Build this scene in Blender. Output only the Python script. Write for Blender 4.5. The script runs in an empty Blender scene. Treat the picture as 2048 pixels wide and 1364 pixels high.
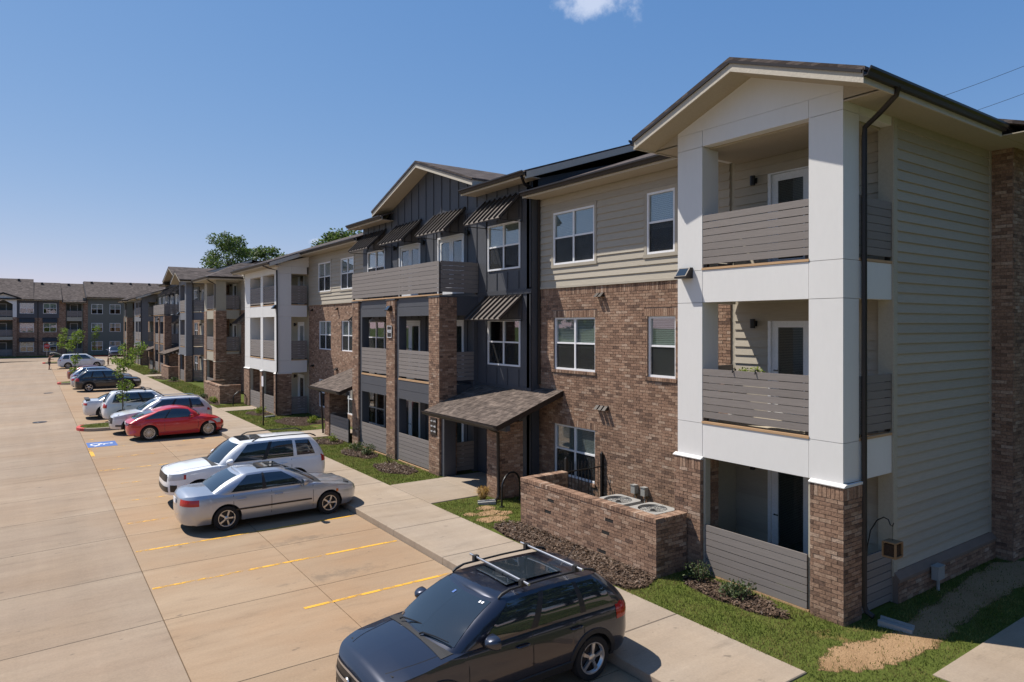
import bpy, math, random
from math import sin, cos, pi, sqrt, radians, atan2
from mathutils import Vector, Matrix
random.seed(7)
SC = bpy.context.scene
COL = SC.collection
# ------------------------------------------------------------------ camera
cam_d = bpy.data.cameras.new('camera'); cam = bpy.data.objects.new('camera', cam_d); COL.objects.link(cam)
CAM = Vector((0, 0, 5.1)); YAW = radians(35.1)
cam.location = CAM; cam.rotation_euler = (pi/2, 0, -YAW)
cam_d.sensor_width = 36; cam_d.lens = 24.0; cam_d.shift_y = -32/2048; cam_d.clip_start = .1; cam_d.clip_end = 3000
SC.camera = cam
# ------------------------------------------------------------------ world, sun, exposure
SUN = Vector((-1, 1.45, 2.65)).normalized()
SUN_EL = math.asin(SUN.z); SUN_AZ = atan2(SUN.x, SUN.y)
world = bpy.data.worlds.new('World'); SC.world = world; world.use_nodes = True
wn = world.node_tree; wn.nodes.clear()
def wnode(t, **k):
    n = wn.nodes.new(t)
    for a, b in k.items(): setattr(n, a, b)
    return n
sky = wnode('ShaderNodeTexSky', sky_type='NISHITA', sun_disc=False, sun_elevation=SUN_EL, sun_rotation=SUN_AZ,
            altitude=300, air_density=.9, dust_density=0.12, ozone_density=4.0)
bg = wnode('ShaderNodeBackground'); bg.inputs[1].default_value = .106
wo = wnode('ShaderNodeOutputWorld')
# small fair-weather clouds, fixed in the sky by direction
tc = wnode('ShaderNodeTexCoord'); cl = None
def cloud_mask(px, py, wx, wy, scale, amt):
    # direction of a point of the sky and a soft lens-shaped region round it
    r = (px-1024)/1365; up = -(py-650)/1365
    c, s = cos(YAW), sin(YAW)
    d = Vector((c*r+s, c-s*r, up)).normalized()
    right = Vector((c, -s, 0)).normalized(); upv = right.cross(d).normalized()
    def dotn(v, k):
        n = wnode('ShaderNodeVectorMath', operation='DOT_PRODUCT'); n.inputs[1].default_value = v*(1/k)
        wn.links.new(tc.outputs['Generated'], n.inputs[0]); return n.outputs['Value']
    comb = wnode('ShaderNodeCombineXYZ')
    sx = wnode('ShaderNodeMath', operation='SUBTRACT'); wn.links.new(dotn(right, wx), sx.inputs[0]); sx.inputs[1].default_value = d.dot(right)/wx
    sy = wnode('ShaderNodeMath', operation='SUBTRACT'); wn.links.new(dotn(upv, wy), sy.inputs[0]); sy.inputs[1].default_value = d.dot(upv)/wy
    wn.links.new(sx.outputs[0], comb.inputs[0]); wn.links.new(sy.outputs[0], comb.inputs[1])
    front = dotn(d, 1)
    ln = wnode('ShaderNodeVectorMath', operation='LENGTH'); wn.links.new(comb.outputs[0], ln.inputs[0])
    nz = wnode('ShaderNodeTexNoise'); nz.inputs['Scale'].default_value = scale; nz.inputs['Detail'].default_value = 6; nz.inputs['Roughness'].default_value = .62
    wn.links.new(tc.outputs['Generated'], nz.inputs['Vector'])
    k = wnode('ShaderNodeMath', operation='MULTIPLY_ADD'); wn.links.new(nz.outputs['Fac'], k.inputs[0]); k.inputs[1].default_value = 2.6
    inv = wnode('ShaderNodeMath', operation='MULTIPLY'); wn.links.new(ln.outputs['Value'], inv.inputs[0]); inv.inputs[1].default_value = -1
    wn.links.new(inv.outputs[0], k.inputs[2])
    mr = wnode('ShaderNodeMapRange', interpolation_type='SMOOTHSTEP'); mr.inputs['From Min'].default_value = .5; mr.inputs['From Max'].default_value = 1.5
    mr.inputs['To Max'].default_value = amt
    wn.links.new(k.outputs[0], mr.inputs['Value'])
    fm = wnode('ShaderNodeMath', operation='GREATER_THAN'); wn.links.new(front, fm.inputs[0]); fm.inputs[1].default_value = .5
    mu = wnode('ShaderNodeMath', operation='MULTIPLY'); wn.links.new(mr.outputs[0], mu.inputs[0]); wn.links.new(fm.outputs[0], mu.inputs[1])
    return mu.outputs[0]
col_out = sky.outputs[0]
sep = wnode('ShaderNodeSeparateColor'); cmb = wnode('ShaderNodeCombineColor'); wn.links.new(col_out, sep.inputs[0])
for i, (k, gm) in enumerate(((.84, .98), (1.33, .62), (2.62, .36))):      # camera-like tone response of the sky
    pw = wnode('ShaderNodeMath', operation='POWER'); wn.links.new(sep.outputs[i], pw.inputs[0]); pw.inputs[1].default_value = gm
    ml = wnode('ShaderNodeMath', operation='MULTIPLY'); wn.links.new(pw.outputs[0], ml.inputs[0]); ml.inputs[1].default_value = k; wn.links.new(ml.outputs[0], cmb.inputs[i])
col_out = cmb.outputs[0]
for args in ((1190, 4, .085, .034, 24, .62), (630, 482, .018, .006, 60, .4)):
    mx = wnode('ShaderNodeMixRGB'); mx.inputs[2].default_value = (6.2, 6.6, 7.6, 1)
    wn.links.new(cloud_mask(*args), mx.inputs[0]); wn.links.new(col_out, mx.inputs[1]); col_out = mx.outputs[0]
wn.links.new(col_out, bg.inputs[0]); wn.links.new(bg.outputs[0], wo.inputs[0])
sun_d = bpy.data.lights.new('sun', 'SUN'); sun_d.energy = 5.0; sun_d.angle = radians(.53); sun_d.color = (1, .93, .83)
sun = bpy.data.objects.new('sun', sun_d); COL.objects.link(sun)
sun.rotation_euler = (-SUN).to_track_quat('-Z', 'Y').to_euler(); sun.location = (-30, 40, 60)
vs = SC.view_settings; vs.view_transform = 'Standard'; vs.look = 'None'; vs.exposure = 0.36; vs.gamma = 1
SC.cycles.max_bounces = 6; SC.cycles.transparent_max_bounces = 8
SC.cycles.use_denoising = True

# ------------------------------------------------------------------ materials
def NT(name):
    m = bpy.data.materials.new(name); m.use_nodes = True; nt = m.node_tree; nt.nodes.clear()
    out = nt.nodes.new('ShaderNodeOutputMaterial'); b = nt.nodes.new('ShaderNodeBsdfPrincipled')
    nt.links.new(b.outputs[0], out.inputs[0])
    return m, nt, b
def nd(nt, t, ins=None, **k):
    n = nt.nodes.new(t)
    for a, v in k.items(): setattr(n, a, v)
    for key, v in (ins or {}).items():
        if isinstance(v, bpy.types.NodeSocket): nt.links.new(v, n.inputs[key])
        else: n.inputs[key].default_value = v
    return n
def C4(c): return (c[0], c[1], c[2], 1)
def sr(r, g, b):
    f = lambda v: (v/255/12.92 if v <= 10.31 else ((v/255+.055)/1.055)**2.4)
    return (f(r), f(g), f(b))
def mixc(nt, fac, a, b, mode='MIX'):
    n = nd(nt, 'ShaderNodeMixRGB', blend_type=mode)
    for i, v in ((0, fac), (1, a), (2, b)):
        if isinstance(v, bpy.types.NodeSocket): nt.links.new(v, n.inputs[i])
        elif i == 0: n.inputs[0].default_value = v
        else: n.inputs[i].default_value = C4(v)
    return n.outputs[0]
def ramp(nt, fac, stops):
    n = nd(nt, 'ShaderNodeValToRGB', {0: fac}); e = n.color_ramp.elements
    while len(e) > 1: e.remove(e[-1])
    e[0].position = stops[0][0]; e[0].color = C4(stops[0][1])
    for p, c in stops[1:]:
        x = e.new(p); x.color = C4(c)
    return n.outputs[0]
def g1(v): return (v, v, v)
def pos(nt, obj=False, scale=(1, 1, 1)):
    src = nd(nt, 'ShaderNodeTexCoord').outputs['Object'] if obj else nd(nt, 'ShaderNodeNewGeometry').outputs['Position']
    return nd(nt, 'ShaderNodeMapping', {'Vector': src, 'Scale': scale}).outputs[0]
def noise(nt, v, s, d=4, r=.55):
    return nd(nt, 'ShaderNodeTexNoise', {'Vector': v, 'Scale': s, 'Detail': d, 'Roughness': r}).outputs['Fac']
def bump(nt, b, h, st, dist=.02):
    n = nd(nt, 'ShaderNodeBump', {'Height': h, 'Strength': st, 'Distance': dist}); nt.links.new(n.outputs[0], b.inputs['Normal'])
def plain(name, col, rough=.6, var=.12, scale=3., bmp=.0, bs=40., metal=0., spec=.5, obj=False, stretch=(1, 1, 1), coat=0, fine=.06):
    m, nt, b = NT(name); p = pos(nt, obj, stretch)
    n1 = noise(nt, p, scale, 5); n2 = noise(nt, p, scale*14, 3)
    a = mixc(nt, n1, [c*(1-var) for c in col], [min(1, c*(1+var)) for c in col])
    a = mixc(nt, n2, a, mixc(nt, .5, a, g1(.5)), 'MIX') if False else a
    k = ramp(nt, n2, [(.3, g1(1-fine)), (.7, g1(1+fine))]); a = mixc(nt, 1, a, k, 'MULTIPLY')
    nt.links.new(a, b.inputs['Base Color']); b.inputs['Roughness'].default_value = rough; b.inputs['Metallic'].default_value = metal
    b.inputs['Specular IOR Level'].default_value = spec; b.inputs['Coat Weight'].default_value = coat; b.inputs['Coat Roughness'].default_value = .03
    if bmp: bump(nt, b, noise(nt, p, bs, 3), bmp, .01)
    return m
def rnd_island(nt):
    a = nd(nt, 'ShaderNodeNewGeometry').outputs['Random Per Island']; o = nd(nt, 'ShaderNodeObjectInfo').outputs['Random']
    s = nd(nt, 'ShaderNodeMath', {0: a, 1: o}, operation='ADD')
    return nd(nt, 'ShaderNodeMath', {0: s.outputs[0]}, operation='FRACT').outputs[0]
def brick_stops():
    return [(0, sr(102, 82, 71)), (.12, sr(126, 101, 85)), (.4, sr(141, 113, 95)), (.72, sr(149, 121, 102)), (.92, sr(160, 135, 116)), (1, sr(172, 150, 133))]
def m_brick():
    m, nt, b = NT('brick'); r = rnd_island(nt); p = pos(nt)
    c = ramp(nt, r, brick_stops())
    n = noise(nt, p, 26, 4); c = mixc(nt, 1, c, ramp(nt, n, [(.25, g1(.58)), (.5, g1(1)), (.78, g1(1.34))]), 'MULTIPLY')
    big = noise(nt, p, .8, 3); c = mixc(nt, 1, c, ramp(nt, big, [(.3, g1(.88)), (.7, g1(1.1))]), 'MULTIPLY')
    nt.links.new(c, b.inputs['Base Color']); b.inputs['Roughness'].default_value = .9; b.inputs['Specular IOR Level'].default_value = .2
    bump(nt, b, noise(nt, p, 60, 4), .8, .012); return m
def m_brickfar():
    m, nt, b = NT('brick_far'); g = nd(nt, 'ShaderNodeNewGeometry').outputs['Position']
    s = nd(nt, 'ShaderNodeSeparateXYZ', {0: g}); u = nd(nt, 'ShaderNodeMath', {0: s.outputs[0], 1: s.outputs[1]}, operation='ADD')
    v = nd(nt, 'ShaderNodeCombineXYZ', {0: u.outputs[0], 1: s.outputs[2]}).outputs[0]
    bt = nd(nt, 'ShaderNodeTexBrick', {'Vector': v, 'Scale': 1, 'Mortar Size': .006, 'Brick Width': .215, 'Row Height': .072, 'Bias': 0,
            'Color1': (0, 0, 0, 1), 'Color2': (1, 1, 1, 1), 'Mortar': (.45, .45, .45, 1)})
    c = ramp(nt, bt.outputs['Color'], brick_stops()); c = mixc(nt, bt.outputs['Fac'], c, sr(120, 100, 86))
    n = noise(nt, pos(nt), 9, 5); c = mixc(nt, 1, c, ramp(nt, n, [(.25, g1(.72)), (.75, g1(1.2))]), 'MULTIPLY')
    nt.links.new(c, b.inputs['Base Color']); b.inputs['Roughness'].default_value = .9; b.inputs['Specular IOR Level'].default_value = .2
    bump(nt, b, bt.outputs['Fac'], -.6, .01); return m
def m_shingle():
    m, nt, b = NT('shingle'); p = pos(nt); r = rnd_island(nt)
    n = noise(nt, pos(nt, scale=(3, 5, 1)), 1.6, 5); n2 = noise(nt, p, 90, 3)
    c = ramp(nt, n, [(.25, sr(66, 58, 53)), (.5, sr(92, 82, 76)), (.75, sr(118, 106, 97))])
    c = mixc(nt, 1, c, ramp(nt, r, [(0, g1(.72)), (.5, g1(1)), (1, g1(1.28))]), 'MULTIPLY')
    c = mixc(nt, 1, c, ramp(nt, n2, [(.3, g1(.8)), (.7, g1(1.2))]), 'MULTIPLY')
    nt.links.new(c, b.inputs['Base Color']); b.inputs['Roughness'].default_value = .92; b.inputs['Specular IOR Level'].default_value = .2
    bump(nt, b, n2, .5, .008); return m
def m_roof():
    m, nt, b = NT('roof_shingles'); s = nd(nt, 'ShaderNodeSeparateXYZ', {0: nd(nt, 'ShaderNodeNewGeometry').outputs['Position']})
    u = nd(nt, 'ShaderNodeMath', {0: s.outputs[0], 1: s.outputs[1]}, operation='ADD')
    v = nd(nt, 'ShaderNodeCombineXYZ', {0: u.outputs[0], 1: s.outputs[2]}).outputs[0]
    bt = nd(nt, 'ShaderNodeTexBrick', {'Vector': v, 'Scale': 1, 'Mortar Size': .003, 'Brick Width': .3, 'Row Height': .05, 'Color1': (0, 0, 0, 1), 'Color2': (1, 1, 1, 1), 'Mortar': (0, 0, 0, 1)})
    c = ramp(nt, bt.outputs['Color'], [(0, sr(58, 51, 49)), (.5, sr(78, 70, 67)), (1, sr(100, 91, 87))])
    n = noise(nt, pos(nt), 1.3, 5); c = mixc(nt, 1, c, ramp(nt, n, [(.3, g1(.86)), (.7, g1(1.15))]), 'MULTIPLY')
    nt.links.new(c, b.inputs['Base Color']); b.inputs['Roughness'].default_value = .92; b.inputs['Specular IOR Level'].default_value = .2
    bump(nt, b, bt.outputs['Fac'], -.5, .01); return m
def m_wood(name, col, rough=.7):
    m, nt, b = NT(name); r = rnd_island(nt); p = pos(nt, scale=(3, 3, 60)); n = noise(nt, p, 1.2, 5, .65)
    c = mixc(nt, n, [v*.78 for v in col], [v*1.2 for v in col]); c = mixc(nt, 1, c, ramp(nt, r, [(0, g1(.93)), (1, g1(1.07))]), 'MULTIPLY')
    nt.links.new(c, b.inputs['Base Color']); b.inputs['Roughness'].default_value = rough; bump(nt, b, n, .35, .006); return m
def m_concrete(name, ca, cb, cst, st=.6, bays=False):
    m, nt, b = NT(name); p = pos(nt)
    n = noise(nt, pos(nt, scale=(.25, 1.1, 1)), .9, 6, .6); n2 = noise(nt, p, .28, 4); n3 = noise(nt, p, 28, 4, .7); n4 = noise(nt, pos(nt, scale=(.5, 2.4, 1)), 1.5, 5, .7)
    c = mixc(nt, ramp(nt, n, [(.3, g1(0)), (.7, g1(1))]), ca, cb)
    c = mixc(nt, ramp(nt, n2, [(.42, g1(0)), (.68, g1(st))]), c, cst)
    c = mixc(nt, 1, c, ramp(nt, n3, [(.3, g1(.9)), (.7, g1(1.07))]), 'MULTIPLY')
    c = mixc(nt, 1, c, ramp(nt, n4, [(.2, g1(.7)), (.42, g1(.97)), (.8, g1(1.1))]), 'MULTIPLY')
    sp = noise(nt, pos(nt, scale=(1, 1.6, 1)), 3.1, 3, .5); c = mixc(nt, ramp(nt, sp, [(.70, g1(0)), (.76, g1(.5))]), c, (.09, .075, .06))
    def mth(op, a, b=0.): return nd(nt, 'ShaderNodeMath', {0: a, 1: b}, operation=op).outputs[0]
    sx = nd(nt, 'ShaderNodeSeparateXYZ', {0: nd(nt, 'ShaderNodeNewGeometry').outputs['Position']})
    if bays:      # oil drips in the middle of the bays, worn by years of parking
        fy = mth('ABSOLUTE', mth('SUBTRACT', mth('FRACT', mth('DIVIDE', mth('SUBTRACT', sx.outputs[1], 9.62), 2.6)), .5)); fx = mth('ABSOLUTE', mth('SUBTRACT', sx.outputs[0], 5.2))
        mk = nd(nt, 'ShaderNodeMapRange', {'Value': mth('ADD', mth('MULTIPLY', fy, 5.), mth('MULTIPLY', fx, .55)), 'From Min': .2, 'From Max': 1.25, 'To Min': .34, 'To Max': 0}).outputs[0]
        c = mixc(nt, ramp(nt, mth('ADD', mk, noise(nt, p, 2.6, 5, .7)), [(.68, g1(0)), (.9, g1(.42))]), c, (.10, .085, .07))
    else: c = mixc(nt, 1, c, ramp(nt, noise(nt, pos(nt, scale=(1.3, .07, 1)), 1.1, 4, .6), [(.3, g1(.93)), (.7, g1(1.05))]), 'MULTIPLY')
    r = nd(nt, 'ShaderNodeObjectInfo').outputs['Random']; c = mixc(nt, 1, c, ramp(nt, r, [(0, g1(.93)), (1, g1(1.05))]), 'MULTIPLY')
    nt.links.new(c, b.inputs['Base Color']); b.inputs['Roughness'].default_value = .88; b.inputs['Specular IOR Level'].default_value = .25
    bump(nt, b, n3, .25, .006); return m
def m_stripe(name, col, lo=.42, hi=.5):
    m, nt, b = NT(name); p = pos(nt, scale=(1.6, 1.2, 1))
    n = noise(nt, p, 1.1, 5, .75); b.inputs['Base Color'].default_value = C4(col); b.inputs['Roughness'].default_value = .7
    t = nd(nt, 'ShaderNodeBsdfTransparent'); mx = nd(nt, 'ShaderNodeMixShader', {0: ramp(nt, n, [(lo, g1(0)), (hi, g1(1))]), 1: t.outputs[0], 2: b.outputs[0]})
    nt.links.new(mx.outputs[0], nt.nodes['Material Output'].inputs[0]); return m
def m_glass(name, tint=(.78, .82, .82), refl=.13, trans=.92):
    m, nt, b = NT(name)
    ge = nd(nt, 'ShaderNodeNewGeometry'); dt = nd(nt, 'ShaderNodeVectorMath', {0: ge.outputs['Incoming'], 1: ge.outputs['True Normal']}, operation='DOT_PRODUCT').outputs['Value']
    ab = nd(nt, 'ShaderNodeMath', {0: nd(nt, 'ShaderNodeMath', {0: dt}, operation='ABSOLUTE').outputs[0]}, operation='MULTIPLY_ADD'); ab.inputs[1].default_value = -1; ab.inputs[2].default_value = 1
    pw = nd(nt, 'ShaderNodeMath', {0: ab.outputs[0], 1: 4.}, operation='POWER'); lw = nd(nt, 'ShaderNodeMath', {0: pw.outputs[0], 1: .85}, operation='MULTIPLY').outputs[0]      # Schlick
    f = nd(nt, 'ShaderNodeMath', {0: lw, 1: refl}, operation='ADD'); f.use_clamp = True
    t = nd(nt, 'ShaderNodeBsdfTransparent', {0: C4([v*trans for v in tint])}); gl = nd(nt, 'ShaderNodeBsdfGlossy', {0: (.92, .95, 1, 1), 'Roughness': .02})
    n = noise(nt, pos(nt), .9, 2); bp = nd(nt, 'ShaderNodeBump', {'Height': n, 'Strength': .012, 'Distance': .2}); nt.links.new(bp.outputs[0], gl.inputs['Normal'])
    mx = nd(nt, 'ShaderNodeMixShader', {0: f.outputs[0], 1: t.outputs[0], 2: gl.outputs[0]}); nt.links.new(mx.outputs[0], nt.nodes['Material Output'].inputs[0]); return m
def m_paint(name, col, metal=0., rough=.35, flake=0.):
    m, nt, b = NT(name); p = pos(nt, True); n = noise(nt, p, 2.2, 4)
    c = mixc(nt, n, [v*.95 for v in col], [min(1, v*1.05) for v in col])
    z = nd(nt, 'ShaderNodeSeparateXYZ', {0: nd(nt, 'ShaderNodeTexCoord').outputs['Object']}).outputs[2]
    dirt = nd(nt, 'ShaderNodeMapRange', {'Value': z, 'From Min': .2, 'From Max': .65, 'To Min': .3, 'To Max': 0}).outputs[0]
    dn = nd(nt, 'ShaderNodeMath', {0: dirt, 1: noise(nt, p, 5, 5)}, operation='MULTIPLY').outputs[0]
    c = mixc(nt, dn, c, sr(150, 125, 100))
    nt.links.new(c, b.inputs['Base Color']); b.inputs['Metallic'].default_value = metal; b.inputs['Roughness'].default_value = rough
    b.inputs['Coat Weight'].default_value = 1; b.inputs['Coat Roughness'].default_value = .04; b.inputs['Coat IOR'].default_value = 1.5
    if flake: bump(nt, b, noise(nt, p, 900, 1), flake, .0005)
    return m
def m_leaf(name, a, bcol, trans=.35):
    m, nt, b = NT(name); r = rnd_island(nt); c = mixc(nt, r, a, bcol); nt.links.new(c, b.inputs['Base Color']); b.inputs['Roughness'].default_value = .6; b.inputs['Specular IOR Level'].default_value = .3
    tr = nd(nt, 'ShaderNodeBsdfTranslucent'); nt.links.new(mixc(nt, 1, c, (1.1, 1.3, .6), 'MULTIPLY'), tr.inputs[0])
    mx = nd(nt, 'ShaderNodeMixShader', {0: trans, 1: b.outputs[0], 2: tr.outputs[0]}); nt.links.new(mx.outputs[0], nt.nodes['Material Output'].inputs[0]); return m
def m_ground(name, a, bcol, cpatch, lo=.55, hi=.7, ps=.5):
    m, nt, b = NT(name); p = pos(nt); n = noise(nt, p, 3, 6, .65); n2 = noise(nt, p, ps, 5, .6); n3 = noise(nt, p, 45, 3)
    c = mixc(nt, n, a, bcol); c = mixc(nt, ramp(nt, n2, [(lo, g1(0)), (hi, g1(1))]), c, cpatch)
    c = mixc(nt, 1, c, ramp(nt, n3, [(.25, g1(.65)), (.75, g1(1.3))]), 'MULTIPLY')
    nt.links.new(c, b.inputs['Base Color']); b.inputs['Roughness'].default_value = .95; b.inputs['Specular IOR Level'].default_value = .1; bump(nt, b, n3, .8, .03); return m
MT = dict(
    brick=m_brick(), brickfar=m_brickfar(), shingle=m_shingle(), roof=m_roof(),
    mortar=plain('mortar', sr(120, 104, 93), .95, .15, 4, .4),
    white=plain('white_panel', sr(214, 213, 211), .6, .05, .7, .12, 9, fine=.012, stretch=(1.6, 1.6, .5)), beige=m_wood('beige_siding', sr(166, 158, 144), .75),
    beigetrim=plain('beige_trim', sr(165, 159, 144), .75, .05, 2, .1), fascia=plain('fascia_paint', sr(186, 178, 164), .75, .06, 2, .5, 30),
    soffit=plain('soffit_paint', sr(165, 155, 138), .85, .05, 2),
    navy=plain('navy_board', sr(74, 76, 82), .6, .08, 1.2, .1), navytrim=plain('navy_batten', sr(66, 68, 74), .6, .06, 2),
    grey=plain('grey_panel', sr(112, 114, 120), .7, .06, 1.2), greygreen=plain('grey_green_siding', sr(104, 106, 100), .8, .08, 2),
    board=m_wood('composite_board', sr(124, 117, 113), .72), wood=m_wood('raw_wood', sr(180, 146, 110), .8),
    bronze=plain('bronze_metal', sr(46, 40, 38), .42, .1, 3, metal=.3), bronzep=plain('bronze_awning', sr(82, 75, 70), .46, .1, 3, metal=.3),
    vinyl=plain('white_vinyl', sr(226, 227, 230), .45, .03, 2), black=plain('black_metal', sr(22, 22, 24), .4, .1, 5),
    dark=plain('unlit_dark', sr(30, 29, 28), .9, .2, 1), blind=plain('blind_slat', sr(222, 224, 220), .6, .04, 3),  # dark: colour stands in for the shade of unlit rooms and recesses
    screen=None, glass=m_glass('window_glass'), glassdk=m_glass('door_glass', refl=.08, trans=.85),
    drive=m_concrete('drive_concrete', sr(142, 125, 108), sr(154, 138, 120), sr(142, 119, 95), .45),
    park=m_concrete('parking_concrete', sr(148, 126, 103), sr(160, 140, 117), sr(151, 120, 90), .55, True),
    walk=m_concrete('sidewalk_concrete', sr(148, 134, 119), sr(160, 147, 132), sr(148, 127, 101), .35),
    joint=plain('joint_dirt', sr(84, 68, 56), .95, .3, 2), yellow=m_stripe('yellow_paint', sr(218, 164, 48), .40, .52), yellow2=m_stripe('worn_yellow_paint', sr(222, 168, 70), .5, .62),
    redp=m_stripe('red_paint', sr(186, 66, 62), .3, .42), bluep=m_stripe('blue_paint', sr(62, 98, 160), .2, .3), whitep=m_stripe('white_paint', sr(220, 220, 220), .25, .36),
    lawn=m_ground('lawn_soil', sr(70, 82, 34), sr(94, 102, 48), sr(128, 104, 70), .62, .72, .9), mulch=m_ground('mulch', sr(50, 40, 34), sr(74, 60, 51), sr(58, 46, 39)),
    dirt=m_ground('dirt', sr(150, 121, 90), sr(165, 137, 106), sr(136, 109, 80)), field=m_ground('field', sr(60, 74, 32), sr(78, 88, 42), sr(104, 94, 60)),
    ac=plain('condenser_grey', sr(150, 149, 146), .55, .06, 4), steel=plain('brushed_steel', sr(190, 190, 192), .28, .05, 6, metal=.9, obj=True),
    plast=plain('black_plastic', sr(34, 34, 36), .6, .1, 6, obj=True), tyre=plain('tyre_rubber', sr(30, 29, 28), .85, .15, 8, obj=True), rimdk=plain('dark_alloy', sr(40, 40, 42), .4, .1, 8, obj=True, metal=.4),
    rim=plain('alloy', sr(200, 198, 196), .3, .05, 8, obj=True, metal=.8), bark=plain('bark', sr(98, 82, 68), .95, .25, 9, .8, 30, stretch=(1, 1, .3)),
    leafy=m_leaf('sapling_leaf', sr(84, 102, 46), sr(134, 148, 78), .4), leafd=m_leaf('tree_leaf', sr(58, 76, 42), sr(106, 120, 72), .35), shrub=m_leaf('shrub_leaf', sr(48, 62, 40), sr(92, 104, 66), .25),
    shruby=m_leaf('yellow_shrub_leaf', sr(96, 110, 40), sr(140, 150, 60), .3), straw=m_leaf('straw_grass', sr(150, 116, 72), sr(196, 160, 108), .3), blade=m_leaf('grass_blade', sr(68, 84, 34), sr(124, 130, 64), .35), chip=m_leaf('mulch_chip', sr(48, 36, 29), sr(108, 88, 72), 0),
)
def m_tint(name, col, rough=.03, ior=1.7):
    m, nt, b = NT(name); n = noise(nt, pos(nt, True), 1.5, 3); nt.links.new(mixc(nt, n, [v*.8 for v in col], [v*1.2 for v in col]), b.inputs['Base Color'])
    b.inputs['Roughness'].default_value = rough; b.inputs['IOR'].default_value = ior; b.inputs['Coat Weight'].default_value = .3; b.inputs['Coat Roughness'].default_value = .02; return m
def m_blade():
    m, nt, b = NT('turf_blade'); r = rnd_island(nt); p = pos(nt); c = mixc(nt, r, sr(62, 80, 30), sr(116, 126, 58))
    c = mixc(nt, ramp(nt, noise(nt, p, 1.7, 5, .65), [(.42, g1(0)), (.66, g1(.85))]), c, sr(152, 138, 88)); c = mixc(nt, 1, c, ramp(nt, noise(nt, p, 5, 3), [(.3, g1(.75)), (.7, g1(1.2))]), 'MULTIPLY')
    nt.links.new(c, b.inputs['Base Color']); b.inputs['Roughness'].default_value = .7; b.inputs['Specular IOR Level'].default_value = .2
    tr = nd(nt, 'ShaderNodeBsdfTranslucent'); nt.links.new(c, tr.inputs[0]); mx = nd(nt, 'ShaderNodeMixShader', {0: .35, 1: b.outputs[0], 2: tr.outputs[0]}); nt.links.new(mx.outputs[0], nt.nodes['Material Output'].inputs[0]); return m
MT['blade'] = m_blade()
def m_soil_edge():
    m = m_ground('thin_soil', sr(150, 121, 90), sr(165, 137, 106), sr(136, 109, 80)); nt = m.node_tree; b = [n for n in nt.nodes if n.type == 'BSDF_PRINCIPLED'][0]
    e = nd(nt, 'ShaderNodeAttribute', attribute_name='edge').outputs['Fac']; n = noise(nt, pos(nt), 7, 6, .7); k = nd(nt, 'ShaderNodeMath', {0: n, 1: e}, operation='ADD').outputs[0]
    t = nd(nt, 'ShaderNodeBsdfTransparent'); mx = nd(nt, 'ShaderNodeMixShader', {0: ramp(nt, k, [(.62, g1(0)), (.9, g1(1))]), 1: t.outputs[0], 2: b.outputs[0]}); nt.links.new(mx.outputs[0], nt.nodes['Material Output'].inputs[0]); return m
MT['soil'] = m_soil_edge()
MT['carglass'] = m_tint('car_glass', (.018, .025, .032), ior=1.85); MT['lamp'] = m_tint('headlamp_lens', (.5, .52, .54), .08, 1.5); MT['tail'] = m_tint('tail_lamp', (.42, .018, .014), .12, 1.5)
MT['amber'] = m_tint('amber_lens', (.6, .16, .02), .12, 1.5)
def m_screen():
    m, nt, b = NT('insect_screen'); b.inputs['Base Color'].default_value = (.015, .016, .018, 1); b.inputs['Roughness'].default_value = .8
    t = nd(nt, 'ShaderNodeBsdfTransparent'); n = noise(nt, pos(nt), 3, 2)
    mx = nd(nt, 'ShaderNodeMixShader', {0: ramp(nt, n, [(.3, g1(.42)), (.7, g1(.5))]), 1: t.outputs[0], 2: b.outputs[0]}); nt.links.new(mx.outputs[0], nt.nodes['Material Output'].inputs[0]); return m
MT['screen'] = m_screen()
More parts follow.
